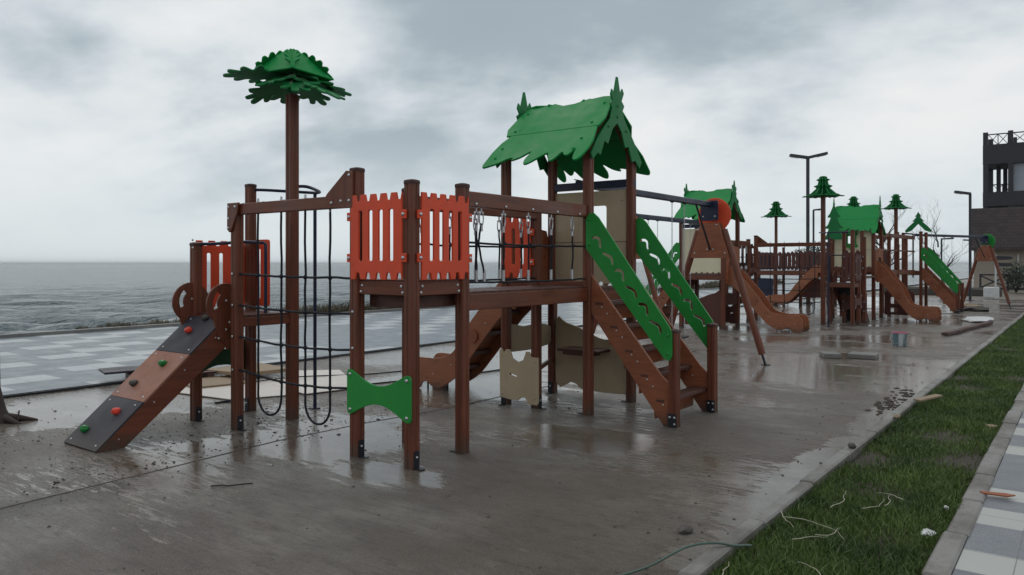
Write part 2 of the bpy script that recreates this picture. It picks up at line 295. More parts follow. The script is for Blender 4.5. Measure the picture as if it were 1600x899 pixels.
# ------------------------------------------------------------------ mesh builder
OFF = Vector((0, 0, 0))
class MB:
    def __init__(s): s.v = []; s.f = []; s.mi = []; s.sm = []
    def add(s, vs, fs, mi=0, sm=False):
        o = len(s.v); s.v += [tuple(v) for v in vs]; s.f += [tuple(i+o for i in f) for f in fs]
        s.mi += [mi]*len(fs); s.sm += [sm]*len(fs); return s
    def box(s, c, sz, mi=0, rot=None, bev=.004):
        bm = bmesh.new(); bmesh.ops.create_cube(bm, size=1)
        bmesh.ops.scale(bm, vec=sz, verts=bm.verts)
        if bev: bmesh.ops.bevel(bm, geom=bm.edges[:], offset=min(bev, min(sz)*.3), segments=1, affect='EDGES')
        if rot is not None: bmesh.ops.transform(bm, matrix=rot.to_4x4() if hasattr(rot, 'to_4x4') else rot, verts=bm.verts)
        c = Vector(c); bm.verts.index_update()
        s.add([v.co+c for v in bm.verts], [[v.index for v in f.verts] for f in bm.faces], mi); bm.free(); return s
    def beam(s, a, b_, wd, ht, mi=0, bev=.006, up=(0, 0, 1)):
        a = Vector(a); b_ = Vector(b_); d = b_-a; L = d.length; d.normalize(); up = Vector(up)
        if abs(d.dot(up)) > .99: up = Vector((1, 0, 0))
        y = up.cross(d).normalized(); z = d.cross(y)
        rot = Matrix((d, y, z)).transposed()
        return s.box((a+b_)/2, (L, wd, ht), mi, rot, bev)
    def tube(s, pts, r, mi=0, seg=8, closed=False, cap=True):
        pts = [Vector(p) for p in pts]; n = len(pts); vs_ = []; prev = None
        for i, p in enumerate(pts):
            if closed: t = pts[(i+1) % n]-pts[i-1]
            else: t = pts[min(i+1, n-1)]-pts[max(i-1, 0)]
            t.normalize()
            if prev is None:
                a = Vector((0, 0, 1)) if abs(t.z) < .9 else Vector((1, 0, 0)); u = t.cross(a).normalized()
            else: u = (prev-t*prev.dot(t)); u = u.normalized() if u.length > 1e-6 else t.orthogonal().normalized()
            prev = u; v = t.cross(u); rr = r[i] if isinstance(r, (list, tuple)) else r
            for k in range(seg):
                a = 2*math.pi*k/seg; vs_.append(p+u*math.cos(a)*rr+v*math.sin(a)*rr)
        fs = []
        for i in range(n if closed else n-1):
            j = (i+1) % n
            for k in range(seg): fs.append((i*seg+k, i*seg+(k+1) % seg, j*seg+(k+1) % seg, j*seg+k))
        s.add(vs_, fs, mi, True)
        if cap and not closed: s.add(vs_[:seg][::-1], [tuple(range(seg))], mi); s.add(vs_[-seg:], [tuple(range(seg))], mi)
        return s
    def ball(s, c, r, mi=0, sc_=(1, 1, 1), seg=10, jit=0):
        bm = bmesh.new(); bmesh.ops.create_icosphere(bm, subdivisions=2, radius=r)
        vs_ = []
        for v in bm.verts:
            k = 1+random.uniform(-jit, jit); vs_.append((c[0]+v.co.x*sc_[0]*k, c[1]+v.co.y*sc_[1]*k, c[2]+v.co.z*sc_[2]*k))
        bm.verts.index_update(); s.add(vs_, [[v.index for v in f.verts] for f in bm.faces], mi, jit < .08); bm.free(); return s
    def bolt(s, c, n, r=.016, mi=1):
        c = Vector(c); n = Vector(n).normalized(); u = n.orthogonal().normalized(); v = n.cross(u); vs_ = []
        prof = [(1, 0), (.92, .35), (.6, .62), (0, .7)]
        for (a, h) in prof[:-1]:
            for k in range(8):
                t = math.pi*k/4; vs_.append(c+(u*math.cos(t)+v*math.sin(t))*r*a+n*h*r)
        vs_.append(c+n*.7*r); fs = []
        for i in range(2):
            for k in range(8): fs.append((i*8+k, i*8+(k+1) % 8, (i+1)*8+(k+1) % 8, (i+1)*8+k))
        for k in range(8): fs.append((16+k, 16+(k+1) % 8, 24))
        return s.add(vs_, fs, mi, True)
    def slab(s, loops, th, mat, mi=0, bev=.005):
        cu = bpy.data.curves.new('outline', 'CURVE'); cu.dimensions = '2D'; cu.fill_mode = 'BOTH'; cu.extrude = max(th/2-bev, .0005); cu.bevel_depth = bev; cu.offset = -bev; cu.bevel_resolution = 1
        for lp in loops:
            sp = cu.splines.new('POLY'); sp.points.add(len(lp)-1)
            for i, p in enumerate(lp): sp.points[i].co = (p[0], p[1], 0, 1)
            sp.use_cyclic_u = True
        o = bpy.data.objects.new('outline', cu); me = bpy.data.meshes.new_from_object(o)
        s.add([mat @ v.co for v in me.vertices], [tuple(p.vertices) for p in me.polygons], mi)
        bpy.data.objects.remove(o); bpy.data.curves.remove(cu); bpy.data.meshes.remove(me); return s
    def build(s, name, mats, parent=None, label=None, off=None):
        me = bpy.data.meshes.new(name); o_ = OFF if off is None else Vector(off)
        me.from_pydata([(v[0]-o_[0], v[1]-o_[1], v[2]-o_[2]) for v in s.v], [], s.f)
        for m in (mats if isinstance(mats, (list, tuple)) else [mats]): me.materials.append(M[m])
        me.polygons.foreach_set('material_index', s.mi); me.polygons.foreach_set('use_smooth', s.sm); me.update()
        ob = bpy.data.objects.new(name, me); COL.objects.link(ob)
        if parent is not None: ob.parent = parent
        if label: ob['label'] = label
        return ob
def tag(o, label=None, cat=None, group=None, kind=None):
    for k, v in (('label', label), ('category', cat), ('group', group), ('kind', kind)):
        if v: o[k] = v
    return o
def empty(name, loc=(0, 0, 0), rz=0, **k):
    o = bpy.data.objects.new(name, None); COL.objects.link(o); o.location = loc; o.rotation_euler = (0, 0, rz); return tag(o, **k)
def frame(o, u, v):
    u = Vector(u).normalized(); v = Vector(v).normalized(); n = u.cross(v).normalized(); v = n.cross(u)
    m = Matrix((u, v, n)).transposed().to_4x4(); m.translation = Vector(o); return m
def smooth(pts, k=4, closed=True):
    n = len(pts); o = []
    for i in range(n):
        p0, p1, p2, p3 = (Vector(pts[(i+j-1) % n]) for j in range(4))
        for q in range(k):
            t = q/k; o.append(tuple(.5*((2*p1)+(p2-p0)*t+(2*p0-5*p1+4*p2-p3)*t*t+(3*p1-p0-3*p2+p3)*t**3)))
    return o
def smooth_open(pts, k=2):
    o = []; n = len(pts)
    for i in range(n-1):
        p0, p1, p2, p3 = (Vector(pts[min(max(i+j-1, 0), n-1)]) for j in range(4))
        for q in range(k):
            t = q/k; o.append(tuple(.5*((2*p1)+(p2-p0)*t+(2*p0-5*p1+4*p2-p3)*t*t+(3*p1-p0-3*p2+p3)*t**3)))
    return o+[tuple(pts[-1])]
def rrect(x0, y0, x1, y1, r=.012, k=3):
    o = []
    for cx, cy, a in ((x1-r, y0+r, -90), (x1-r, y1-r, 0), (x0+r, y1-r, 90), (x0+r, y0+r, 180)):
        for i in range(k+1): t = R(a+90*i/k); o.append((cx+r*math.cos(t), cy+r*math.sin(t)))
    return o
def arcpts(c, r, a0, a1, n): return [(c[0]+r*math.cos(R(a0+(a1-a0)*i/n)), c[1]+r*math.sin(R(a0+(a1-a0)*i/n))) for i in range(n+1)]

# ------------------------------------------------------------------ play equipment parts
W = .095
def post_profile():
    h = W/2; r = .016; g = .007; d = .006; o = []
    side = []
    for q in range(4):
        a = q*90; ca, sa = round(math.cos(R(a))), round(math.sin(R(a)))
        loc = [(h, -h+r), (h, -g*1.6), (h-d, -g), (h-d, g), (h, g*1.6), (h, h-r), (h-r*.3, h-r*.3)]
        for x, y in loc: o.append((x*ca-y*sa, x*sa+y*ca))
    return o
PP = post_profile()
def post(par, x, y, top, anchor=(1, 0), cap=True, mat='wood_v', z0=0.0, w=1.0):
    m = MB(); n = len(PP); vs_ = [(x+a*w, y+b_*w, z0) for a, b_ in PP]+[(x+a*w, y+b_*w, top-.02) for a, b_ in PP]
    m.add(vs_, [(i, (i+1) % n, n+(i+1) % n, n+i) for i in range(n)]+[tuple(range(n, 2*n))])
    po = m.build('post', mat, par)
    if cap:
        c = MB(); pr = rrect(-W*.56*w, -W*.56*w, W*.56*w, W*.56*w, .028, 4); lv = [(1, top-.03), (1.02, top-.012), (.96, top), (.5, top+.008)]; k = len(pr)
        vv = [(x+a*s_, y+b_*s_, z) for s_, z in lv for a, b_ in pr]; ff = [(j*k+i, j*k+(i+1) % k, (j+1)*k+(i+1) % k, (j+1)*k+i) for j in range(3) for i in range(k)]+[tuple(range(3*k, 4*k))]
        c.add(vv, ff, 0).build('cap', 'cap_brown', po)
    if anchor:
        a = MB(); ax, ay = anchor; t = .006; d = W/2*w+.004
        a.box((x+ax*d, y+ay*d, .07), (t if ax else .06, t if ay else .06, .14), 0, bev=.001)
        a.box((x+ax*(d+.035), y+ay*(d+.035), .006), (.07 if ax else .05, .07 if ay else .05, .007), 0, bev=.001)
        a.bolt((x+ax*(d+.003), y+ay*(d+.003), .09), (ax, ay, 0), .012, 1)
        a.build('anchor_plate', ['dark_metal', 'bolt'], po)
    return po
def picket(par, p0, p1, z0, z1, out=1, mat='red', slots=4, name='railing_panel', bolts=True, depth=None, lap=(.035, .035)):
    p0 = Vector((*p0, 0)); p1 = Vector((*p1, 0)); u = (p1-p0).normalized(); L = (p1-p0).length; n = u.cross(Vector((0, 0, 1)))*out
    d = (W/2+.012) if depth is None else depth
    H = z1-z0; e = .015; top = []; tooth = (L-.10)/(slots+.0); th_ = .035
    ov = .045                       # tabs reach over the posts
    a0, a1 = lap[0], L-lap[1]
    o = [(a0, 0)]
    k = slots; stp = (a1-a0)/(k+.5*0+0); 
    # wavy battlement along bottom
    def batt(zb, sgn):
        q = []; cnt = slots; sp = (a1-a0)/cnt
        for i in range(cnt):
            xs = a0+i*sp
            q += [(xs, zb), (xs+sp*.48, zb), (xs+sp*.60, zb+sgn*.055), (xs+sp*.88, zb+sgn*.055)]
        q += [(a1, zb)]; q[-1] = (a1, zb); return q
    low = batt(0, 1); up = batt(H, -1)
    o = low[:]
    o += [(a1, .14), (a1+ov, .14), (a1+ov, .21), (a1, .21), (a1, H-.21), (a1+ov, H-.21), (a1+ov, H-.14), (a1, H-.14)]
    o += up[::-1]
    o += [(a0, H-.14), (a0-ov, H-.14), (a0-ov, H-.21), (a0, H-.21), (a0, .21), (a0-ov, .21), (a0-ov, .14), (a0, .14)]
    loops = [o]; cw = (a1-a0)/(slots-.4)
    ns = slots-1
    for i in range(ns):
        cx = a0+(a1-a0)*(i+1)/(ns+1); loops.append(rrect(cx-.024, .15, cx+.024, H-.13, .015))
    m = MB(); m.slab(loops, .02, frame(p0+n*d+Vector((0, 0, z0)), u, (0, 0, 1)), 0, .004)
    if bolts:
        for xx in (a0-ov*.4, a1+ov*.4):
            for zz in (.175, H-.175): m.bolt(p0+u*xx+n*(d+.011)+Vector((0, 0, z0+zz)), n, .016)
    return m.build(name, [mat, 'bolt'], par)
def rail(par, a, b_, wd=.06, ht=.12, mat='wood_x', name='beam', bolts=()):
    m = MB(); m.beam(a, b_, wd, ht)
    for c, n in bolts: m.bolt(c, n, .014)
    return m.build(name, [mat, 'bolt'], par)
def bowtie(par, p0, p1, z0, z1, out=1, mat='green'):
    p0 = Vector((*p0, 0)); p1 = Vector((*p1, 0)); u = (p1-p0).normalized(); L = (p1-p0).length; n = u.cross(Vector((0, 0, 1)))*out; H = z1-z0
    a, b_ = -.05, L+.05; o = [(a, .03), (a+.012, .005), (a+.04, 0), (a+.07, .01)]
    for i in range(1, 12): t = i/12; o.append((a+.07+(b_-a-.14)*t, .01+.10*math.sin(math.pi*t)))
    o += [(b_-.07, .01), (b_-.04, 0), (b_-.012, .005), (b_, .03), (b_, H-.03), (b_-.012, H-.005), (b_-.04, H), (b_-.07, H-.01)]
    for i in range(1, 12): t = 1-i/12; o.append((a+.07+(b_-a-.14)*t, H-.01-.10*math.sin(math.pi*t)))
    o += [(a+.07, H-.01), (a+.04, H), (a+.012, H-.005), (a, H-.03)]
    m = MB(); d = W/2+.011; m.slab([o], .02, frame(p0+n*d+Vector((0, 0, z0)), u, (0, 0, 1)), 0, .004)
    for xx in (a+.04, b_-.04):
        for zz in (.04, H-.04): m.bolt(p0+u*xx+n*(d+.01)+Vector((0, 0, z0+zz)), n, .016, 1)
    return m.build('low_panel', [mat, 'bolt_'+'g' if False else 'bolt'], par)
def deck(par, x0, y0, x1, y1, z, th=.04):
    m = MB(); n = max(2, int((y1-y0)/.12)); s_ = (y1-y0)/n
    for i in range(n): m.box(((x0+x1)/2, y0+(i+.5)*s_, z-th/2), (x1-x0, s_-.006, th), 0, bev=.003)
    return m.build('deck', 'deck_wood', par)
def gusset(par, o, u, pts, out, mat='wood_v', bolts=()):
    u = Vector(u); n = u.cross(Vector((0, 0, 1)))*out; m = MB()
    m.slab([smooth(pts, 1)], .022, frame(Vector(o)+n*(W/2+.013), u, (0, 0, 1)), 0, .004)
    for bx, bz in bolts: m.bolt(Vector(o)+u*bx+Vector((0, 0, bz))+n*(W/2+.024), n, .015)
    return m.build('corner_brace', [mat, 'bolt'], par)

LEAF = [(0, -.05), (.10, -.08), (.16, -.15), (.20, -.165), (.225, -.14), (.22, -.10), (.27, -.11), (.32, -.17), (.36, -.18), (.375, -.15), (.35, -.10), (.40, -.09), (.46, -.125), (.50, -.12), (.505, -.09), (.46, -.05), (.52, -.05), (.585, -.045), (.60, -.015), (.57, .01), (.49, .015), (.55, .05), (.565, .08), (.54, .10), (.45, .07), (.46, .12), (.44, .155), (.41, .15), (.35, .09), (.33, .13), (.31, .19), (.28, .195), (.26, .17), (.25, .11), (.15, .09), (0, .05)]
def palm_crown(par, x, y, z):
    """drooping fingered leaves under a pyramid of four scalloped boards"""
    cr_ = MB(); cr_.tube([(x, y, z-.16), (x, y, z+.10)], .055, 0, 12); hub = cr_.build('crown_core', 'green_leaf', par)
    for k, (az, tilt, s_) in enumerate(((200, -27, .95), (238, -5, 1.12), (283, -24, .85), (330, -30, .90), (18, -27, 1.08), (62, -15, 1.05), (105, -22, .95), (155, -18, 1.0))):
        a = R(az); d = Vector((math.cos(a)*math.cos(R(tilt)), math.sin(a)*math.cos(R(tilt)), math.sin(R(tilt))))
        side = Vector((-math.sin(a), math.cos(a), .06)); m = MB()
        pts = smooth([(p[0]*s_, p[1]*s_*1.4) for p in LEAF], 3)
        m.slab([pts], .02, frame((x, y, z+.03), d, side), 0, .004).build('palm_leaf', 'green_leaf', hub)
    # upper boards, each half of a scalloped fan, leaning in towards the middle
    for az in (278, 8, 98, 188):
        a = R(az); outd = Vector((math.cos(a), math.sin(a), 0)); along = Vector((-math.sin(a), math.cos(a), 0))
        n = 9; o = [(-.30, -.03)]; o += [(-.15, -.035), (0, -.035), (.15, -.035), (.30, -.03)]
        for i in range(n):
            t0 = math.pi*(.04+.92*i/n); t1 = math.pi*(.04+.92*(i+1)/n)
            for t, rr in ((t0+.02, .98), ((t0+t1)/2-.03, 1.13), ((t0+t1)/2+.09, 1.10), (t1-.01, .97)): o.append((.275*math.cos(t)*rr, .02+.27*math.sin(t)*rr))
        m = MB(); m.slab([smooth(o, 2)], .018, frame(Vector((x, y, z+.025))+outd*.27, along, Vector((0, 0, 1))-outd*.85), 0, .004)
        m.build('upper_leaf', 'green_roof', hub)
    return hub
def pine_outline(w_, h_, tiers=3, base=True):
    o = []
    for i in range(tiers):
        z0 = h_*i/tiers; z1 = h_*(i+1)/tiers; wa = w_*(1-i/tiers*.72); wb = w_*(1-(i+1)/tiers*.72)*.55
        if i == tiers-1: wb = w_*.10
        o += [(wa*.5, z0-.02*h_), (wa*.5+.012, z0+.02*h_), (wa*.36, z0+.09*h_), (wb*.5, z1-.03*h_)]
    return [(x, z) for x, z in o]+[(-x, z) for x, z in o[::-1]]
def pine_crown(par, x, y, z, s_=1.0):
    """crown of crossing tiered boards over a flared skirt of leaves"""
    m = MB(); m.tube([(x, y, z-.1), (x, y, z+.3*s_)], .045, 0, 10); hub = m.build('crown_core', 'green_leaf', par)
    prof = [(.36, 0), (.38, .03), (.30, .06), (.16, .19), (.17, .21), (.22, .23), (.21, .25), (.13, .28), (.11, .37), (.16, .39), (.15, .41), (.10, .43), (.09, .47), (.05, .49)]
    for az in (10, 40, 70, 100, 130, 160):
        a = R(az); u = (math.cos(a), math.sin(a), 0); o = [(p*s_, q*s_) for p, q in prof]; o += [(-p, q) for p, q in o[::-1]]
        MB().slab([o], .02, frame((x, y, z), u, (0, 0, 1)), 0, .004).build('tier_board', 'green_leaf', hub)
    for k in range(6):
        a = R(k*60+12); t = R(-6); d = (math.cos(a)*math.cos(t), math.sin(a)*math.cos(t), math.sin(t))
        MB().slab([smooth([(p[0]*s_*.82, p[1]*s_*1.3) for p in LEAF], 2)], .02, frame((x, y, z+.04), d, (-math.sin(a), math.cos(a), 0)), 0, .004).build('palm_leaf', 'green_leaf', hub)
    return hub
def roof(par, cx, cy, pine=False, zr=3.41, ze=2.66, dy=.80):
    """two slopes of jagged leaf boards with a spiked gable board at each end; ridge along x"""
    core = MB(); core.beam((cx-.56, cy, zr-.16), (cx+.56, cy, zr-.16), .05, .10)
    for sx in (-.53, .53):
        for s_ in (-1, 1): core.beam((cx+sx, cy+s_*.02, zr-.12), (cx+sx, cy+s_*.54, zr-.12-.52*(zr-ze)/dy), .045, .06)
    r = core.build('roof', 'wood_x', par)
    sl_ = math.hypot(dy, zr-ze)
    for s_ in (-1, 1):
        up = Vector((0, -s_*dy, zr-ze)).normalized(); base = Vector((cx, cy+s_*dy, ze)); u = Vector((1, 0, 0))
        nrm = Vector((0, s_*(zr-ze), dy)).normalized()
        f = frame(base+nrm*.02, u*(-s_)*-1 if False else u, up)
        mx = 1 if s_ < 0 else -1
        mid = sl_*.50
        low = [(-.745, .03), (-.735, -.01), (-.69, -.03), (-.50, .03), (-.40, .09), (-.31, .10), (-.315, .06), (-.20, .10), (-.08, .19), (-.10, .06), (-.07, -.03), (.0, -.02), (.10, .06), (.20, .13), (.25, .05), (.31, -.02), (.36, .01), (.42, .12), (.47, .07), (.53, .06), (.58, .14), (.60, .15), (.615, .05), (.65, -.03), (.70, -.04), (.745, .02), (.775, .14), (.775, .28), (.70, mid), (-.62, mid), (-.70, .42), (-.74, .25)]
        # keep the tips inside the pictured outline
        low = [(px*.86+.02, pz) for px, pz in low]
        m = MB(); m.slab([smooth_open([(px*mx, pz) for px, pz in low[:27]], 3)+[(px*mx, pz) for px, pz in low[27:]]], .022, f, 0, .005)
        for bx, bz in ((-.50, .12), (-.50, .30), (.50, .16), (.52, .34)): m.bolt(f @ Vector((bx*mx, bz, .012)), nrm, .017, 0)
        m.build('leaf_board', 'green_roof' , r)
        top = [(-.585, mid+.004), (.635, mid+.004), (.66, mid+.14), (.60, sl_-.06), (.585, sl_+.03), (.45, sl_+.05), (.30, sl_+.03), (.275, sl_+.045), (.10, sl_-.02), (-.05, sl_-.03), (-.20, sl_+.04), (-.24, sl_+.02), (-.42, sl_+.03), (-.56, sl_+.0), (-.60, sl_-.12), (-.64, mid+.14)]
        m = MB(); m.slab([[(px*mx, pz) for px, pz in top]], .022, f, 0, .005)
        for bx, bz in ((-.50, mid+.08), (-.50, sl_-.12), (.52, mid+.08), (.52, sl_-.1)): m.bolt(f @ Vector((bx*mx, bz, .012)), nrm, .017, 0)
        m.build('leaf_board', 'green_roof', r)
    if not pine:
        g = [(-.012, .24), (-.07, .05), (-.115, .09), (-.14, .03), (-.10, -.03), (-.15, -.07), (-.12, -.12), (-.16, -.24), (-.30, -.36), (-.44, -.50), (-.56, -.66), (-.52, -.72), (-.42, -.64), (-.36, -.66), (-.28, -.50), (-.20, -.52), (-.10, -.34), (0, -.27), (.10, -.36), (.18, -.52), (.26, -.50), (.34, -.66), (.42, -.64), (.52, -.72), (.58, -.64), (.44, -.48), (.30, -.34), (.16, -.20), (.12, -.12), (.16, -.06), (.10, -.01), (.15, .08), (.115, .13), (.07, .06), (.014, .24)]
    else:
        g = [(0, .30), (-.05, .20), (-.03, .19), (-.10, .10), (-.06, .10), (-.15, -.02), (-.08, -.02), (-.10, -.10), (-.26, -.20), (-.24, -.28), (-.40, -.42), (-.34, -.46), (-.55, -.68), (-.40, -.64), (-.30, -.50), (-.18, -.40), (0, -.28), (.18, -.40), (.30, -.50), (.40, -.64), (.55, -.68), (.34, -.46), (.40, -.42), (.24, -.28), (.26, -.20), (.10, -.10), (.08, -.02), (.15, -.02), (.06, .10), (.10, .10), (.03, .19), (.05, .20)]
    for sx in (-.62, .60):
        m = MB(); fr = frame((cx+sx+(.02 if sx > 0 else -.02), cy, zr), (0, 1, 0), (0, 0, 1)); m.slab([g], .02, fr, 0, .004)
        for by, bz in ((0, -.08), (0, -.20), (.2, -.33), (-.2, -.33)): m.bolt((cx+sx+(.032 if sx > 0 else -.032), cy+by, zr+bz), (1 if sx > 0 else -1, 0, 0), .016, 0)
        m.build('gable_board', 'green_leaf', r)
    return r
def leaf_skirt(par, x, y, z, d=(1, 0)):
    pass
def stairs(par, x0, x1, y0, y1, far=False):
    """flight going down towards +x between two boards, green slotted guards above"""
    st = MB(); n = 5; zs = [1.20-.235*i for i in range(n)]
    for i, z in enumerate(zs):
        cx = x0+.12+(x1-x0-.10)*(i/(n-.35)); st.box((cx, (y0+y1)/2, z-.02), (.17, y1-y0-.02, .036), 0)
    s0 = st.build('stairs', 'deck_wood', par)
    for i, z in enumerate(zs):
        cx = x0+.12+(x1-x0-.10)*(i/(n-.35)); MB().box((cx-.075, (y0+y1)/2, z-.125), (.018, y1-y0-.03, .17), 0).build('riser', 'ply', s0)
    L = x1-x0
    for yy in (y0, y1):
        m = MB(); o = [(0, 1.10), (L*.93, .0), (L+.0, 0), (L+.02, .40), (L*.90, .50), (0, 1.50)]
        m.slab([o], .03, frame((x0, yy, 0), (1, 0, 0), (0, 0, 1)), 0, .005)
        sgn = -1
        for i, z in enumerate(zs):
            cx = x0+.12+L*.9*(i/(n-.35)); 
            for sg in (-1, 1):
                m.box((cx-.01, yy+sg*.0155, z-.02), (.09, .003, .024), 2, bev=0)
                m.bolt((cx+.02, yy+sg*.015, z-.055), (0, sg, 0), .010); m.bolt((cx+.085, yy+sg*.015, z-.12), (0, sg, 0), .010)
        m.build('stringer', ['ply', 'bolt', 'deck_wood'], s0)
    for yy, dd in ((y0, -1), (y1, 1)):
        a = -.02; o = [(a, 1.76), (a, 2.06), (a+.03, 2.12), (a+.09, 2.13), (a+.15, 2.08), (L+.03, .98), (L+.055, .92), (L+.055, .70), (L+.03, .65), (L-.03, .67)]
        loops = [o]; d = Vector((L, -1.13)).normalized(); nn = Vector((-d.y, d.x))
        c0 = Vector((a+.05, 1.93)); tot = math.hypot(L, 1.13)
        for i in range(6):
            c = c0+d*(.13+(tot-.30)*i/5.3)
            th_ = .0145; sh = ((-.065, .03), (-.02, .05), (.02, .045), (.05, .02), (.06, -.02), (.062, -.065), (.058, -.10)) if i % 2 == 0 else ((-.085, .045), (-.04, .04), (.01, .02), (.05, -.005), (.07, -.04), (.075, -.07), (.065, -.10))
            pp = [c+Vector(q)*.70+Vector((-.006, .006)) for q in smooth(sh, 2, False)[:13]]
            L_ = []; R_ = []
            for q in range(13):
                tt = (pp[min(q+1, 12)]-pp[max(q-1, 0)]).normalized(); nv = Vector((-tt.y, tt.x)); L_.append(tuple(pp[q]+nv*th_)); R_.append(tuple(pp[q]-nv*th_))
            loops.append(L_+R_[::-1])
        m = MB(); yb = yy+dd*(W/2+.012); m.slab(loops, .02, frame((x0, yb, 0), (1, 0, 0), (0, 0, 1)), 0, .003)
        for bx, bz in ((a+.04, 2.06), (a+.04, 1.80), (L+.015, .90), (L+.01, .72)): m.bolt((x0+bx, yb+dd*.011, bz), (0, dd, 0), .015, 0)
        m.build('stair_guard', ['green', 'bolt'], s0)
    for yy in (y0, y1):
        post(s0, x1+.05, yy, .95, anchor=None)
    for yy in (y0, y1):
        m = MB(); m.box((x1+.05, yy-.052, .07), (.09, .006, .13), 0, bev=.001)
        for q in ((-.025, .10), (.025, .10), (.025, .035)): m.bolt((x1+.05+q[0], yy-.055, q[1]), (0, -1, 0), .013, 1)
        m.build('anchor_plate', ['dark_metal', 'bolt'], s0)
    return s0
def slide(par, x0, sg, y0, y1, L=1.98, z0=1.30, hood=True):
    """runs out along x (sg = direction) from the deck"""
    prof = [(0, z0-.02), (.14, z0-.05), (.36, z0-.24), (.62, z0-.50), (.88, z0-.76), (1.08, .34), (1.25, .25), (1.45, .20), (L-.10, .18), (L, .17)]
    P = [(x0+sg*a*L/1.98, z) for a, z in prof]; m = MB(); n = len(P)
    vs_ = []; 
    for x, z in P: vs_ += [(x, y0, z), (x, y1, z), (x, y1, z-.022), (x, y0, z-.022)]
    fs = []
    for i in range(n-1):
        for k in range(4): fs.append((i*4+k, i*4+(k+1) % 4, (i+1)*4+(k+1) % 4, (i+1)*4+k))
    fs += [(0, 1, 2, 3), tuple((n-1)*4+k for k in (3, 2, 1, 0))]
    m.add(vs_, fs, 0)
    b_ = m.build('slide', 'ply_slide', par)
    for k in range(1, n-1):
        x, z = P[k]; MB().beam((x, y0+.01, z-.055), (x, y1-.01, z-.055), .07, .05).build('crossbar', 'deck_wood', b_)
    for yy, ds in ((y0, -1), (y1, 1)):
        top = [(0, z0+.24), (.13, z0+.20), (.36, z0+.0), (.62, z0-.26), (.88, z0-.53), (1.06, .52), (1.22, .44), (1.45, .40), (1.80, .40), (1.92, .37), (1.98, .28), (1.99, .18)]
        bot = [(1.98, .02), (1.84, .0), (1.70, .01), (1.66, .08), (1.56, .10), (1.50, .05), (1.36, .03), (1.24, .07), (1.05, .18), (.86, .36), (.60, .62), (.30, .92), (.08, 1.08), (0, 1.08)]
        o = smooth([(a*sg*L/1.98, z) for a, z in top+bot], 2)
        mm = MB(); mm.slab([o], .022, frame((x0, yy, 0), (1, 0, 0), (0, 0, 1)), 0, .005)
        cx = x0+sg*.72*L/1.98
        mm.tube([(cx, yy+ds*.010, .72), (cx, yy+ds*.035, .72)], .085, 2, 24)
        for a, z in ((.2, 1.16), (.45, .88), (1.0, .34), (1.3, .20), (1.6, .20), (1.85, .2)): mm.bolt((x0+sg*a, yy+ds*.012, z), (0, ds, 0), .010)
        mm.build('side_board', ['ply_slide', 'bolt', 'ply'], b_)
    if hood:
        hw = (y1-y0)
        o = [(-.18, 1.10), (hw+.18, 1.10), (hw+.18, 1.55), (hw+.22, 1.80), (hw+.15, 2.0), (hw*.5, 2.05), (-.15, 2.0), (-.22, 1.80), (-.18, 1.55)]
        h_ = [(.02, 1.16), (hw-.02, 1.16), (hw-.02, 1.60), (hw*.75, 1.78), (hw*.25, 1.78), (.02, 1.60)]
        MB().slab([o, h_], .022, frame((x0+sg*.02, y0, 0), (0, 1, 0), (0, 0, 1)), 0, .005).build('entry_panel', 'ply', b_)
    f = MB()
    for a in (1.30, 1.62):
        for yy in (y0+.06, y1-.06): f.tube([(x0+sg*a*L/1.98, yy, 0), (x0+sg*a*L/1.98, yy, .2)], .012, 0, 8)
    f.build('slide_leg', 'dark_metal', b_)
    return b_
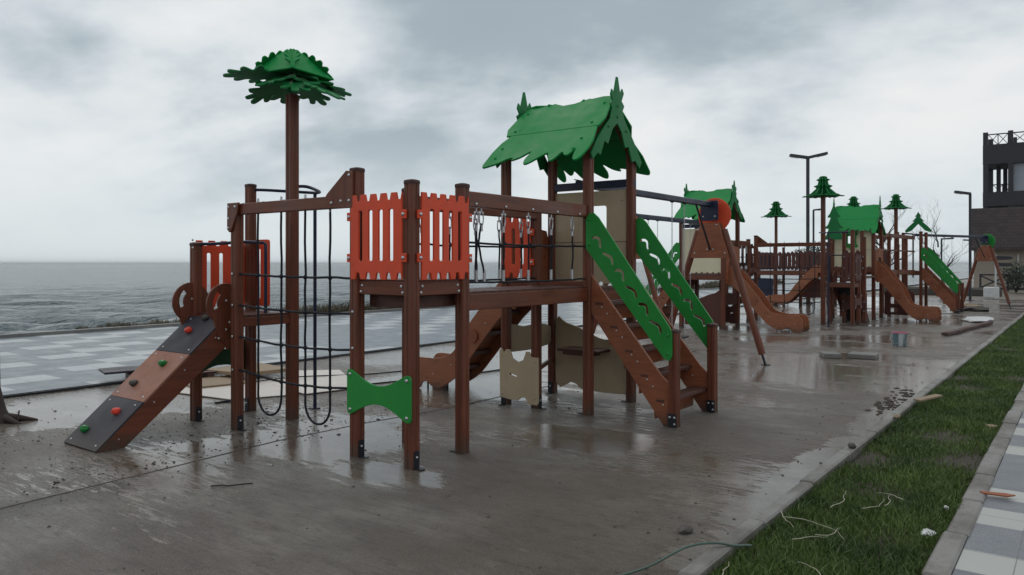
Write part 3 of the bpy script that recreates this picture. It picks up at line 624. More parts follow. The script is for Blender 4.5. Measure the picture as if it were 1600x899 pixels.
def ramp(par, x0, x1, ytop, yfoot, ztop):
    """three boards, dark / reddish / dark, with climbing holds"""
    L = math.hypot(ytop-yfoot, ztop); d = Vector((0, yfoot-ytop, -ztop)).normalized(); nn = Vector((0, d.z, -d.y)); nn = nn if nn.z > 0 else -nn
    T = Vector((0, ytop, ztop)); cx = (x0+x1)/2
    def P(t, x, h=0): return Vector((x, 0, 0))+T+d*(t*L)+nn*h
    rt = None; cuts = [0, .30, .66, 1.0]
    for i, mt in enumerate(('ply_dark', 'ply_red', 'ply_dark')):
        m = MB(); m.slab([rrect(cuts[i]*L+.002, x0, cuts[i+1]*L-.002, x1, .004, 1)], .018, frame(T+nn*.009, d, (1, 0, 0)), 0, .002)
        a = cuts[i]+.03; c = cuts[i+1]-.03
        for t in (a, c):
            for xx in (x0+.07, x1-.07): m.bolt(P(t, xx, .018), nn, .010)
        ob = m.build('climbing_ramp' if rt is None else 'ramp_board', [mt, 'bolt'], par if rt is None else rt)
        if rt is None: rt = ob
    for xx in (x0+.012, x1-.012):
        m = MB(); q = [P(0, 0), P(1.0, 0), P(1.0, 0)+Vector((0, .0, 0))]
        o = [(ytop, ztop), (yfoot, 0.0), (yfoot+.24, 0.0), (ytop+.02, ztop-.26)]
        m.slab([[(y, z) for y, z in o]], .022, frame((xx, 0, 0), (0, 1, 0), (0, 0, 1)), 0, .003)
        for t in (.12, .38, .62, .88): m.bolt(P(t, xx, -.06)+Vector(((.012 if xx > cx else -.012), 0, 0)), (1 if xx > cx else -1, 0, 0), .008)
        m.build('side_board', ['wood_y', 'bolt'], rt)
    for t, fx, mt in ((.02, .55, 'stone_dark'), (.13, .42, 'hold_red'), (.395, .60, 'hold_green'), (.56, .36, 'stone_dark'), (.755, .62, 'hold_red'), (.90, .27, 'hold_green')):
        c = P(t, x0+(x1-x0)*fx, .035); m = MB(); m.ball(c, .040, 0, (1, 1.0, .85), jit=.10); m.build('climbing_hold', mt, rt)
    for xx in (x0-.0, x1+.0):
        o = [];  c = (ytop-.005, ztop+.15)
        o = arcpts(c, .20, 20, 232, 16)+[(ytop-.09, ztop-.14), (ytop+.02, ztop-.30), (ytop+.16, ztop-.22), (ytop+.18, ztop+.10)]
        hole = arcpts((c[0]+.02, c[1]+.01), .150, 130, 205, 6)+arcpts((c[0]+.02, c[1]+.01), .105, 205, 130, 6)
        m = MB(); m.slab([o, hole], .024, frame((xx, 0, 0), (0, 1, 0), (0, 0, 1)), 0, .005)
        for q in ((.0, .18), (.0, -.10), (-.08, -.18)): m.bolt((xx+.013, ytop+q[0], ztop+q[1]), (1, 0, 0), .013)
        m.build('handle_board', ['wood_v', 'bolt'], rt)
    return rt
def wall_panel(par, x0, x1, y, z0, z1, mat, window='hole', out=-1):
    """tall board wall on the face y; with cut-out"""
    L = x1-x0; H = z1-z0; o = [(0, .0)]
    k = 7
    for i in range(k):
        o += [((i+.5)*L/k-.03, 0), ((i+.5)*L/k-.02, .025), ((i+.5)*L/k+.02, .025), ((i+.5)*L/k+.03, 0)]
    o += [(L, 0), (L, H), (L*.5, H+.0), (0, H)]
    loops = [o]
    if window == 'hole': loops.append(rrect(L*.50, H*.56, L*.72, H*.84, .03))
    else: loops.append(rrect(L*.34, H*.58, L*.56, H*.84, .02))
    m = MB(); m.slab(loops, .02, frame((x0, y, z0), (1, 0, 0), (0, 0, 1)), 0, .004)
    for xx in (.08, .5, L-.08):
        for zz in (.12, H-.12): m.bolt((x0+xx, y-.012, z0+zz), (0, -1, 0), .011)
    ob = m.build('wall_panel', [mat, 'bolt'], par)
    MB().box(((x0+x1)/2, y-.012, z0+H*.45), (L, .003, .006), 0, bev=0).build('panel_joint', 'stone_dark', ob)
    if window != 'hole':
        g = [(-.17, -.22), (-.05, -.22), (-.04, -.26), (.06, -.26), (.07, -.22), (.17, -.22), (.19, -.16), (.15, -.10), (.15, .10), (.19, .15), (.16, .22), (.09, .22), (.06, .17), (-.06, .17), (-.09, .22), (-.16, .22), (-.19, .15), (-.15, .10), (-.15, -.10), (-.19, -.16)]
        c = (x0+L*.45, z0+H*.71)
        for dy, nm in ((out*-.02, 'window_trim'),):
            m = MB(); m.slab([smooth(g, 2), rrect(-.085, -.11, .085, .11, .03)], .03, frame((c[0], y-.022, c[1]), (1, 0, 0), (0, 0, 1)), 0, .005).build(nm, 'green', ob)
            m = MB(); m.slab([smooth(g, 2), rrect(-.085, -.11, .085, .11, .03)], .03, frame((c[0], y+.022, c[1]), (1, 0, 0), (0, 0, 1)), 0, .005).build(nm, 'green', ob)
    return ob
def wobble(a, b_, n=14, sag=.0, jit=.004):
    a = Vector(a); b_ = Vector(b_); o = []
    for i in range(n+1):
        t = i/n; p = a.lerp(b_, t); p.z -= sag*4*t*(1-t)
        if 0 < i < n: p += Vector((random.uniform(-jit, jit), random.uniform(-jit, jit), random.uniform(-jit, jit)))
        o.append(p)
    return o
def rope_net(par, xa, xb, y, ztop):
    """hanging U loops crossed by four horizontals, between two posts"""
    m = MB(); L = xb-xa; rp = .0105
    xs = [xa+L*f for f in (.20, .405, .605, .80)]
    for i, (p, q) in enumerate(((xs[0], xs[1]), (xs[2], xs[3]))):
        r_ = (q-p)/2; pts = wobble((p, y, ztop), (p, y, .20+r_), 12)
        pts += [Vector((p+r_-r_*math.cos(R(a)), y, .20+r_-r_*math.sin(R(a)))) for a in range(15, 180, 15)]+wobble((q, y, .20+r_), (q, y, ztop), 12)
        m.tube(pts, rp, 0, 7)
    for z, sg in ((1.50, .01), (1.20, .02), (.90, .035), (.58, .05)):
        m.tube(wobble((xa, y, z), (xb, y, z-.02), 14, sg), rp, 0, 7)
        for x_ in xs:
            t = (x_-xa)/L; m.ball((x_, y, z-.02*t-sg*4*t*(1-t)), .021, 0)
        for x_, s_ in ((xa, 1), (xb, -1)): m.bolt((x_, y-.05, z), (0, -1, 0), .014, 1)
    for x_ in xs:
        m.tube([(x_, y, ztop-.03), (x_, y, ztop+.14)], .010, 1, 8); m.bolt((x_, y, ztop+.11), (0, 0, 1), .016, 1)
    return m.build('rope_net', ['rope', 'bolt'], par)
def side_net(par, x, y0, y1, zt=2.08, zb=1.44):
    m = MB(); n = 5
    for z, in ((1.78,), (zb,)): m.tube(wobble((x, y0, z), (x, y1, z), 16, .01), .010, 0, 7)
    for i in range(n):
        yy = y0+(y1-y0)*(i+.35)/n; dx = 0
        for k in (0, 1) if i == 0 else (0,):
            y_ = yy+k*.11
            m.tube(wobble((x, yy+k*.07, zt-.13), (x, yy+k*.02+.01, 1.78), 4)+wobble((x, yy+k*.02+.01, 1.775), (x, y_, zb+.06), 4), .0095, 0, 7)
            m.tube([(x, y_, zb+.10), (x, y_, zb)], .014, 1, 8)
            c = Vector((x, yy+k*.07, zt-.09)); lp = [c+Vector((0, .028*math.sin(R(a)), .055*math.cos(R(a))-.01*(a > 120 and a < 240))) for a in range(0, 360, 30)]
            m.tube(lp, .0065, 1, 6, closed=True); m.tube([c-Vector((0, 0, .055)), c-Vector((0, 0, .11))], .013, 1, 8)
            m.tube([c+Vector((-.02, 0, .05)), c+Vector((.02, 0, .05))], .010, 1, 8); m.tube([c+Vector((0, 0, .04)), c+Vector((0, 0, .10))], .008, 1, 6)
        m.ball((x, yy+.02, 1.78), .018, 0)
    return m.build('side_net', ['rope', 'steel'], par)
def a_frame(par, c, u, disc='red', z=2.57):
    """end trestle of a swing; u = unit vector across the beam"""
    u = Vector(u); c = Vector(c); n = Vector((-u.y, u.x, 0)); m = MB()    # n along the beam
    m.slab([[(-.155, z-.30), (.155, z-.30), (.33, z-.86), (.33, z-.88), (-.33, z-.88), (-.33, z-.86)]], .022, frame(c-n*.06, u, (0, 0, 1)), 0, .004)
    m.slab([[(-.155, z-.30), (.155, z-.30), (.33, z-.86), (.33, z-.88), (-.33, z-.88), (-.33, z-.86)]], .022, frame(c+n*.06, u, (0, 0, 1)), 0, .004)
    for bx, bz in ((-.12, z-.34), (.12, z-.34), (-.26, z-.80), (.26, z-.80)): m.bolt(c-n*.073+u*bx+Vector((0, 0, bz)), -n, .015)
    p = m.build('trestle_plate', ['ply', 'bolt'], par)
    m = MB(); m.slab([rrect(-.15, z-.27, .15, z+.06, .03)], .02, frame(c-n*.080, u, (0, 0, 1)), 0, .003)
    for bx, bz in ((0, z+.0), (-.10, z-.20), (.10, z-.20)): m.bolt(c-n*.092+u*bx+Vector((0, 0, bz)), -n, .015)
    m.build('beam_bracket', ['navy', 'bolt'], p)
    m = MB(); m.slab([arcpts((0, z-.17), .285, 0, 345, 23)], .022, frame(c+n*.085+u*.02, u, (0, 0, 1)), 0, .006); m.build('round_panel', disc, p)
    for s_ in (-1, 1):
        m = MB(); a = c+u*s_*.22+Vector((0, 0, z-.42)); b_ = c+u*s_*.845+Vector((0, 0, .16)); d = (b_-a).normalized()
        m.tube([a, b_], .056, 0, 14); m.build('trestle_leg', 'wood_v', par)
        f = MB(); f.beam(b_-d*.10, b_+d*.155, .045, .03, 0, .002); f.beam(c+u*(s_*.90-.06)+Vector((0, 0, .006)), c+u*(s_*.90+.06)+Vector((0, 0, .006)), .09, .01); f.build('anchor_plate', 'dark_metal', par.children[-1] if False else p)
    m = MB(); a = c-n*.10+u*.02+Vector((0, 0, z-.74)); m.tube([a, c-n*.62+Vector((0, 0, z-.03))], .016, 0, 8); m.bolt(a+u*.05, -n, .014, 1); m.bolt(a-u*.05, -n, .014, 1); m.build('strut', ['dark_metal', 'bolt'], p)
    return p
def swing(loc, direction, z, label, group, seat='flat', drop=2.05):
    s_ = empty('swing', (loc[0], loc[1], 0), 0, label=label, cat='swing', group=group)
    d = Vector((*direction, 0)); m0 = Vector((loc[0], loc[1], z))
    st = MB(); st.box(m0-Vector((0, 0, drop))+Vector((0, 0, 0)), (.42 if abs(d.x) > .5 else .17, .42 if abs(d.y) > .5 else .17, .03), 0, bev=.008); st.build('seat', 'black_plastic', s_, off=(loc[0], loc[1], 0))
    for k in (-1, 1):
        m = MB(); top = m0+d*k*.22; bot = top-Vector((0, 0, drop))
        nl = 46
        for i in range(nl):
            c = top.lerp(bot, (i+.5)/nl); h = drop/nl*.68; ax = Vector((1, 0, 0)) if i % 2 else Vector((0, 1, 0))
            m.tube([c+ax*.009*math.sin(R(a))+Vector((0, 0, h*math.cos(R(a)))) for a in range(0, 360, 60)], .0032, 0, 4, closed=True)
        m.box(top+Vector((0, 0, .03)), (.05, .05, .08), 1); m.tube([top-Vector((0, .03, 0)), top+Vector((0, .03, 0))], .022, 1, 10)
        m.build('chain', ['steel', 'navy'], s_, off=(loc[0], loc[1], 0))
    return s_
C1 = Vector((-4.77, 7.45, 0))
def play_structure(name, label, loc, rz, dL=(0, 0), first=True):
    global OFF
    OFF = C1
    root = empty(name, loc, rz, label=label, cat='playground')
    LX0, LX1, LY0, LY1 = -7.29+dL[0], -6.57+dL[0], 4.34+dL[1], 4.98+dL[1]
    AX0, AX1, AY0, AY1 = -4.86, -4.23, 4.335, 4.94
    BX0, BX1, BY0, BY1 = -5.31, -4.22, 6.97, 7.92
    pan = 'red' if first else 'brown_plastic'; low = 'green' if first else 'brown_plastic'
    # --- ramp tower
    post(root, LX0, LY0, 1.81, (1, 0)); post(root, LX1, LY0, 2.16, (1, 0)); post(root, LX0, LY1, 2.46, (0, -1))
    pole = post(root, LX1, LY1, 3.36, None, cap=False, w=1.12); pole.name = 'palm_post'
    palm_crown(pole, LX1, LY1, 3.52) if first else pine_crown(pole, LX1, LY1, 3.36, 1.05)
    deck(root, LX0-.02, LY0, LX1+.02, LY1, 1.10)
    for a, b_, mt in (((LX0, LY0, 1.03), (LX1, LY0, 1.03), 'wood_x'), ((LX0, LY1, 1.03), (LX1, LY1, 1.03), 'wood_x'), ((LX0, LY0, 1.03), (LX0, LY1, 1.03), 'wood_y'), ((LX1, LY0, 1.03), (LX1, LY1, 1.03), 'wood_y')):
        rail(root, a, b_, .05, .09, mt, 'deck_beam', bolts=[(Vector(a)+Vector((.09, -.028, .0)), (0, -1, 0)), (Vector(b_)+Vector((-.09, -.028, .0)), (0, -1, 0))] if mt == 'wood_x' else ())
    picket(root, (LX0, LY0), (LX0, LY1), 1.14, 1.84, -1, pan, 4)
    MB().slab([rrect(0, 1.14, .25, 1.86, .03), rrect(.17, 1.22, .20, 1.82, .012), rrect(.06, 1.22, .10, 1.76, .015)], .02, frame((LX0+.0, LY1+W/2+.014, 0), (1, 0, 0), (0, 0, 1)), 0, .004).build('railing_panel', pan, root)
    bowtie(root, (LX0, LY0), (LX0, LY1), .42, .80, -1, 'green_dark' if first else low)
    ramp(root, LX0-.0, LX1-.12, LY0-.05, 3.08+dL[1], 1.06)
    m = MB()   # hand rail and fireman pole, bent pipe
    m.tube([(LX0+.05, LY0+.02, 1.80), (LX0+.10, LY0+.10, 1.80), (LX0+.45, LY0+.28, 1.82), (LX1-.12, LY0+.38, 1.81), (LX1-.10, LY0+.39, 1.79), (LX1-.10, LY0+.39, 1.72), (LX1-.10, LY0+.39, 1.10)], .017, 0, 10)
    m.bolt((LX0+.03, LY0-.052, 1.84), (0, -1, 0), .014, 1); m.bolt((LX0+.03, LY0-.052, 1.76), (0, -1, 0), .014, 1)
    m.build('hand_rail', ['navy', 'bolt'], root)
    m = MB(); cx, cy = LX1-.26, LY1+.46
    arc = [(LX0+.04, LY1+.02, 2.40), (LX0+.12, LY1+.10, 2.40), (cx-.14, cy-.05, 2.39), (cx-.06, cy+.03, 2.385), (cx+.02, cy+.05, 2.38), (cx+.12, cy+.0, 2.385), (LX1+.05, LY1+.16, 2.40), (LX1+.02, LY1+.06, 2.40)]
    m.tube(smooth_open(arc, 4), .017, 0, 10); m.tube([(cx, cy+.04, 2.38), (cx, cy+.04, .0)], .019, 0, 12); m.tube([(cx, cy+.04, 0), (cx, cy+.04, .012)], .06, 0, 14)
    m.build('fireman_pole', 'navy', root)
    # --- net between the towers
    rail(root, (LX1, AY0, 2.12), (AX0, AY0, 2.12), .07, .105, 'wood_x', 'beam', [((LX1+.10+.32*i, AY0, 2.172), (0, 0, 1)) for i in range(4)])
    gusset(root, (LX1, LY0, 0), (1, 0, 0), [(-.06, 2.18), (-.065, 1.93), (-.03, 1.90), (.0, 1.91), (.10, 2.08), (.12, 2.18)], 1, 'wood_v', ((-.04, 2.14), (-.04, 2.03), (-.04, 1.94), (.07, 2.14)))
    gusset(root, (AX0, AY0, 0), (1, 0, 0), [(.02, 2.36), (.02, 2.06), (-.36, 2.07), (-.36, 2.12), (-.30, 2.19), (-.06, 2.37)], 1, 'wood_v', ((-.02, 2.33), (-.02, 2.12), (-.12, 2.12), (-.24, 2.11)))
    rope_net(root, LX1, AX0, AY0, 2.07)
    # --- middle tower
    for q, (x_, y_, t_) in enumerate(((AX0, AY0, 2.39), (AX1, AY0, 2.25), (AX1, AY1, 2.27), (AX0, AY1, 2.27))): post(root, x_, y_, t_, ((1, 0), (1, 0), (-1, 0), (0, 1))[q])
    deck(root, AX0-.02, AY0, AX1+.02, AY1, 1.47, .03)
    for a, b_, mt, nb in (((AX0, AY0, 1.40), (AX1, AY0, 1.40), 'wood_x', (0, -1, 0)), ((AX1, AY0, 1.40), (AX1, AY1, 1.40), 'wood_y', (1, 0, 0)), ((AX0, AY1, 1.40), (AX1, AY1, 1.40), 'wood_x', (0, 1, 0)), ((AX0, AY0, 1.40), (AX0, AY1, 1.40), 'wood_y', (-1, 0, 0))):
        a = Vector(a); b_ = Vector(b_); d = (b_-a).normalized(); nn = Vector(nb)
        rail(root, a, b_, .05, .11, mt, 'deck_beam', [(a+d*.09+nn*.025+Vector((0, 0, .02)), nb), (a+d*.075+nn*.025-Vector((0, 0, .03)), nb), (b_-d*.09+nn*.025+Vector((0, 0, .02)), nb), (b_-d*.075+nn*.025-Vector((0, 0, .03)), nb)])
    picket(root, (AX0, AY0), (AX1, AY0), 1.47, 2.16, 1, pan, 5, lap=(-.005, .045)); picket(root, (AX1, AY0), (AX1, AY1), 1.47, 2.16, 1, pan, 5, lap=(.045, -.005))
    bowtie(root, (AX0, AY0), (AX1, AY0), .36, .73, 1, low)
    # --- bridge
    for x_ in (AX1, AX0-.02):
        rail(root, (x_, AY1-.02, 1.27), (x_, BY0, 1.27), .06, .14, 'wood_y', 'bridge_beam'); rail(root, (x_, AY1, 2.15), (x_, BY0, 2.15), .06, .13, 'wood_y', 'handrail_beam', [((x_+.031, AY1+.15+.42*i, 2.11), (1, 0, 0)) for i in range(5)])
        side_net(root, x_, AY1+.05, BY0-.05)
    deck(root, AX0, AY1+.06, AX1, BY0-.05, 1.36, .03)
    MB().box((AX0+.30, AY0+.34, 1.29), (.50, .50, .10)).build('deck_box', 'deck_wood', root)
    # --- roof tower
    for (x_, y_) in ((BX1, BY0), (BX1, BY1), (BX0, BY1), (BX0, BY0)): post(root, x_, y_, 2.90, (-1, 0) if x_ > -5 else (0, -1), cap=False)
    post(root, AX0-.03, BY0, 2.27, (1, 0))
    deck(root, BX0-.02, BY0, BX1+.02, BY1, 1.34)
    for a, b_, mt in (((BX0, BY0, 1.36), (BX1, BY0, 1.36), 'wood_x'), ((BX0, BY1, 1.25), (BX1, BY1, 1.25), 'wood_x'), ((BX0, BY0, 1.25), (BX0, BY1, 1.25), 'wood_y'), ((BX1, BY0, 1.25), (BX1, BY1, 1.25), 'wood_y')): rail(root, a, b_, .05, .11, mt, 'deck_beam')
    roof(root, (BX0+BX1)/2, (BY0+BY1)/2)
    if True:
        picket(root, (BX0, BY0), (AX0-.03, BY0), 1.44, 2.12, 1, pan, 3)
        wall_panel(root, BX0+.04, BX1-.04, BY1, 1.36, 2.46, 'tan' if first else 'tan_far', 'hole' if first else 'framed')
        if not first:
            pass
    rail(root, (BX0-.05, BY1+.0, 2.53), (BX1+.05, BY1+.0, 2.53), .07, .09, 'wood_x' if False else 'navy', 'swing_crossbar')
    stairs(root, BX1+.03, -3.29, BY0, BY1)
    slide(root, BX0-.03, -1, 7.20, 7.70, L=1.78)
    # play panels under the roof
    cr0 = [(-.05, 0), (.08, -.02), (.22, -.02), (.27, .02), (.33, .02), (.38, -.05), (.50, -.05), (.52, -.02), (.52, .50), (.42, .50), (.385, .56), (.34, .56), (.30, .46), (.22, .43), (.14, .47), (.10, .57), (.045, .57), (.01, .53), (-.03, .58), (-.06, .55)]
    m = MB(); fr = frame((BX0, BY0-.06, .07), (1, 0, 0), (0, 0, 1)); m.slab([[(x_*.93+.01, z_*.95+.02) for x_, z_ in cr0], [(.10, .28), (.20, .255), (.20, .275), (.10, .30)]], .022, fr, 0, .004)
    for q in ((-.01, .49), (.44, .45), (-.01, .06), (.44, .04)): m.bolt(fr @ Vector((q[0], q[1], .012)), (0, -1, 0), .013, 0)
    m.build('play_panel', 'tan' if first else 'brown_plastic', root)
    o = smooth([(.0, .14), (.15, .12), (.22, .16), (.32, .13), (.40, .08), (.95, .08), (1.0, .12), (1.02, .60), (.95, .72), (.7, .70), (.55, .74), (.40, .80), (.30, .84), (.15, .88), (.10, .91), (0, .90)], 2)
    MB().slab([o], .022, frame((BX0+.05, BY1+.0, 0), (1, 0, 0), (0, 0, 1)), 0, .004).build('play_panel', 'tan' if first else 'brown_plastic', root)
    o = smooth([(0, .62), (.2, .58), (.5, .58), (.75, .60), (.88, .64), (.88, .82), (.60, .88), (.3, .86), (0, .90)], 2)
    MB().slab([o], .022, frame((BX0, BY0+.03, 0), (0, 1, 0), (0, 0, 1)), 0, .004).build('play_panel', 'tan' if first else 'brown_plastic', root)
    rail(root, (AX0-.03, BY0, .42), (BX0, BY1, .42), .04, .05, 'wood_x', 'brace')
    m = MB(); m.box((BX0+.55, BY1-.17, .58), (.55, .30, .03)); m.box((BX0+.55, BY1-.22, .55), (.4, .2, .04)); m.build('counter', 'deck_wood', root)
    # --- swing beam
    bx = (BX0+BX1)/2-.2
    m = MB(); m.beam((bx, BY1+.04, 2.57), (bx, 12.13, 2.57), .09, .085, 0, .01); m.beam((bx-.03, BY1, 2.62), (bx-.03, 12.0, 2.617), .012, .012); m.build('swing_beam', 'navy', root)
    a_frame(root, (bx, 12.09, 0), (1, 0, 0), 'red')
    OFF = Vector((0, 0, 0))
    return root
play1 = play_structure('play_structure', 'nearest play structure with red railings, palm-tree post and green leaf roof on wet concrete', C1, 0)
play2 = play_structure('play_structure', 'second play structure, behind the red-disc trestle, with tan wall and slide ending towards the path', (-7.62, 18.45, 0), math.pi, (-.30, .05), False)
for i, (y_, lab) in enumerate(((9.15, 'swing nearer the green stair guards on the beam of the front play structure'), (10.83, 'swing hanging beside the red-disc trestle on the front play structure'))):
    swing((-4.97, y_), (0, 1), 2.53, lab, 'swings on the navy beams')
for i, (y_, lab) in enumerate(((16.6, 'far swing hanging before the tan wall of the second play structure'), (14.9, 'swing on the lower far beam seen between the near roof post and chains'))):
    swing((-7.42, y_), (0, 1), 2.53, lab, 'swings on the navy beams')

# ------------------------------------------------------------------ third structure
def third():
    r = empty('play_structure', (-5.4, 24, 0), 0, label='third play structure with pine-shaped gables, two slides side by side and a green stair guard', cat='playground')
    global OFF; OFF = Vector((-5.4, 24, 0))
    X0, X1, Y0, Y1 = -5.95, -4.85, 23.5, 24.5
    for x_, y_ in ((X0, Y0), (X1, Y0), (X0, Y1), (X1, Y1)): post(r, x_, y_, 2.72, (1, 0), cap=False)
    roof(r, (X0+X1)/2, (Y0+Y1)/2, True, zr=3.25, ze=2.45)
    deck(r, X0, Y0, X1, Y1, 1.45); wall_panel(r, X0+.04, X1-.04, Y0, 1.5, 2.6, 'tan_far', 'framed')
    rail(r, (X0, Y0, 1.40), (X1, Y0, 1.40), .05, .12, 'wood_x', 'deck_beam'); rail(r, (X0, Y0, 2.66), (X1, Y0, 2.66), .05, .08, 'wood_x', 'beam')
    # taller board at the near left corner shaped as a pine
    MB().slab([pine_outline(.62, .95, 3)], .02, frame((X0+.15, Y0-.45, 2.30), (1, 0, 0), (0, 0, 1)), 0, .004).build('pine_board', 'green_leaf', r)
    slide(r, X1+.03, 1, 23.72, 24.28, L=1.55, z0=1.42)
    # front bay of posts
    for x_, y_, t_ in ((-5.25, 21.9, 2.45), (-4.95, 22.6, 2.5), (-5.75, 22.5, 2.3), (-4.75, 21.9, 2.3)): post(r, x_, y_, t_, (1, 0))
    deck(r, -5.75, 21.9, -4.75, Y0-.06, 1.25); picket(r, (-5.25, 21.9), (-4.75, 21.9), 1.30, 1.95, 1, 'brown_plastic', 3)
    rail(r, (-5.25, 21.9, .95), (-4.75, 21.9, .95), .05, .09, 'wood_x', 'beam'); bowtie(r, (-5.25, 21.9), (-4.75, 21.9), .30, .62, 1, 'brown_plastic')
    # link bridge
    TX0, TX1, TY0, TY1 = -5.1, -4.4, 28.3, 29.3
    for x_ in (-5.6, -4.9):
        rail(r, (x_, Y1, 1.32), (x_+.3, TY0, 1.32), .06, .14, 'wood_y', 'bridge_beam'); rail(r, (x_, Y1, 2.45), (x_+.3, TY0, 2.45), .06, .12, 'wood_y', 'handrail_beam')
        rail(r, (x_, Y1, 2.0), (x_+.3, TY0, 2.0), .04, .05, 'wood_y', 'handrail_beam')
        for k in range(3): post(r, x_+.08+.07*k, Y1+.95*(k+1), 2.5 if k != 1 else 2.2, (1, 0))
    deck(r, -5.4, Y1+.1, -4.8, TY0-.1, 1.40, .03)
    for k in range(4): picket(r, (-5.32, Y1+.1+k*.92), (-5.28, Y1+.9+k*.92), 1.42, 2.02, 1, 'brown_plastic', 4, bolts=False, depth=.0)
    p = post(r, -5.02, 27.6, 3.42, None, cap=False, w=1.1); p.name = 'palm_post'; pine_crown(p, -5.02, 27.6, 3.40, .95)
    for x_, y_ in ((TX0, TY0), (TX1, TY0), (TX0, TY1), (TX1, TY1)): post(r, x_, y_, 2.65, (1, 0))
    deck(r, TX0, TY0, TX1, TY1, 1.36); rail(r, (TX0, TY0, 1.28), (TX1, TY0, 1.28), .05, .12, 'wood_x', 'deck_beam')
    o = [(0, .62), (-.10, .46), (-.05, .46), (-.18, .30), (-.12, .30), (-.30, .12), (-.40, .0), (-.36, -.06), (-.20, -.0), (0, .22), (.20, -.0), (.36, -.06), (.40, 0), (.30, .12), (.12, .30), (.18, .30), (.05, .46), (.10, .46)]
    MB().slab([o], .02, frame(((TX0+TX1)/2+.28, TY0-.05, 2.68), (1, 0, 0), (0, 0, 1)), 0, .004).build('pine_arch', 'green_leaf', r)
    stairs(r, TX1+.03, -3.38, TY0, TY1)
    m = MB(); m.beam((-4.7, TY1-.2, 2.57), (-3.02, 32.85, 2.57), .09, .085, 0, .01); m.build('swing_beam', 'navy', r)
    a_frame(r, (-3.0, 32.9, 0), Vector((3.4, -1.68, 0)).normalized(), 'green')
    # lower dark play panels
    for (x_, y_, w_) in ((-5.7, 23.4, .7), (-4.8, 24.7, .8)): MB().slab([[(0, .1), (w_, .1), (w_, .75), (w_*.8, .85), (w_*.2, .85), (0, .75)], rrect(w_*.2, .1+.08, w_*.45, .3, .02), rrect(w_*.2, .42, w_*.7, .62, .04)], .02, frame((x_, y_, 0), (1, 0, 0), (0, 0, 1)), 0, .004).build('play_panel', 'brown_plastic', r)
    OFF = Vector((0, 0, 0)); return r
third()
swing((-3.95, 30.9), (.44, .89), 2.53, 'swing under the dark beam nearest the dark-roofed building', 'swings on the navy beams')
def fourth():
    r = empty('play_structure', (-9.5, 31, 0), 0, label='farthest dark brown play fort seen through the rope net, with a pine-topped post', cat='playground')
    global OFF; OFF = Vector((-9.5, 31, 0))
    X = [-10.9, -9.9, -8.9, -7.9, -6.9]
    for i, x_ in enumerate(X):
        for y_ in (30.5, 31.6): post(r, x_, y_, 2.25 if i % 2 else 2.1, (1, 0))
    for i in range(4):
        picket(r, (X[i], 30.5), (X[i+1], 30.5), 1.35, 2.05, 1, 'brown_plastic', 6, bolts=False); picket(r, (X[i], 31.6), (X[i+1], 31.6), 1.35, 2.05, 1, 'navy' if i % 2 == 0 else 'brown_plastic', 6, bolts=False)
    deck(r, X[0], 30.5, X[-1], 31.6, 1.32); rail(r, (X[0], 30.44, 1.22), (X[-1], 30.44, 1.22), .06, .16, 'wood_x', 'deck_beam')
    for i in (0, 2): MB().slab([rrect(0, .3, .95, 1.0, .05)], .02, frame((X[i], 30.45, 0), (1, 0, 0), (0, 0, 1)), 0, .004).build('play_panel', 'navy' if i == 0 else 'brown_plastic', r)
    p = post(r, -10.3, 31.9, 3.65, None, cap=False, w=1.1); p.name = 'palm_post'; pine_crown(p, -10.3, 31.9, 3.55, 1.25)
    slide(r, -8.0, -1, 29.5, 30.1, L=1.9, z0=1.30, hood=False)
    p = post(r, -7.3, 31.9, 3.75, None, cap=False, w=1.1); p.name = 'palm_post'; pine_crown(p, -7.3, 31.9, 3.65, 1.15)
    OFF = Vector((0, 0, 0))
fourth()

# ------------------------------------------------------------------ ground
def sheet(name, x0, y0, x1, y1, z, mat, nx=1, ny=1):
    m = MB(); vs_ = [(x0+(x1-x0)*i/nx, y0+(y1-y0)*j/ny, z) for j in range(ny+1) for i in range(nx+1)]
    m.add(vs_, [(j*(nx+1)+i, j*(nx+1)+i+1, (j+1)*(nx+1)+i+1, (j+1)*(nx+1)+i) for j in range(ny) for i in range(nx)])
    return tag(m.build(name, mat), kind='structure')
m = MB(); y0_, y1_ = -150, 2600
m.add([(-18.75, y0_, -.06), (900, y0_, -.06), (900, y1_, -.06), (-18.75, y1_, -.06), (-24, y0_, -3.2), (-24, y1_, -3.2)], [(0, 1, 2, 3), (0, 3, 5, 4)])
tag(m.build('ground', 'rough_ground'), kind='structure')
# pad as a slightly uneven sheet with a control joint
sheet('concrete_pad', -10.30, -6, -1.62, 40, 0, 'wet_concrete')
sheet('promenade', -18.55, -60, -10.34, 160, .006, 'promenade_paver')
m = MB()
for x_, w_ in ((-10.37, .025), (-10.29, .018)): m.box((x_, 40, .012), (w_, 190, .03), 0, bev=0)
tag(m.build('edging_strip', 'dark_metal'), kind='structure')
m = MB(); m.box((-18.62, 50, .0), (.16, 220, .16), 0); tag(m.build('promenade_kerb', 'slab_grey'), kind='structure')
def kerb(name, x, wd, y0, y1, top, seg, mat='kerb_stone'):
    m = MB(); y = y0
    while y < y1:
        L = seg; dz = random.uniform(-.006, .006); m.box((x+random.uniform(-.006, .006), y+L/2, top/2-.05+dz), (wd, L-.008, top+.1), 0, Matrix.Rotation(random.uniform(-.004, .004), 3, 'Z'), .012); y += L
    return tag(m.build(name, mat), kind='structure')
kerb('grass_kerb', -1.565, .095, .5, 34, .085, 1.0)
kerb('pavement_kerb', -.60, .12, .5, 60, .07, .75)
sheet('soil_bed', -1.5, .5, -.66, 34, .02, 'soil'); 
sheet('pavement', -.54, -4, 2.6, 60, .055, 'pavement_paver')
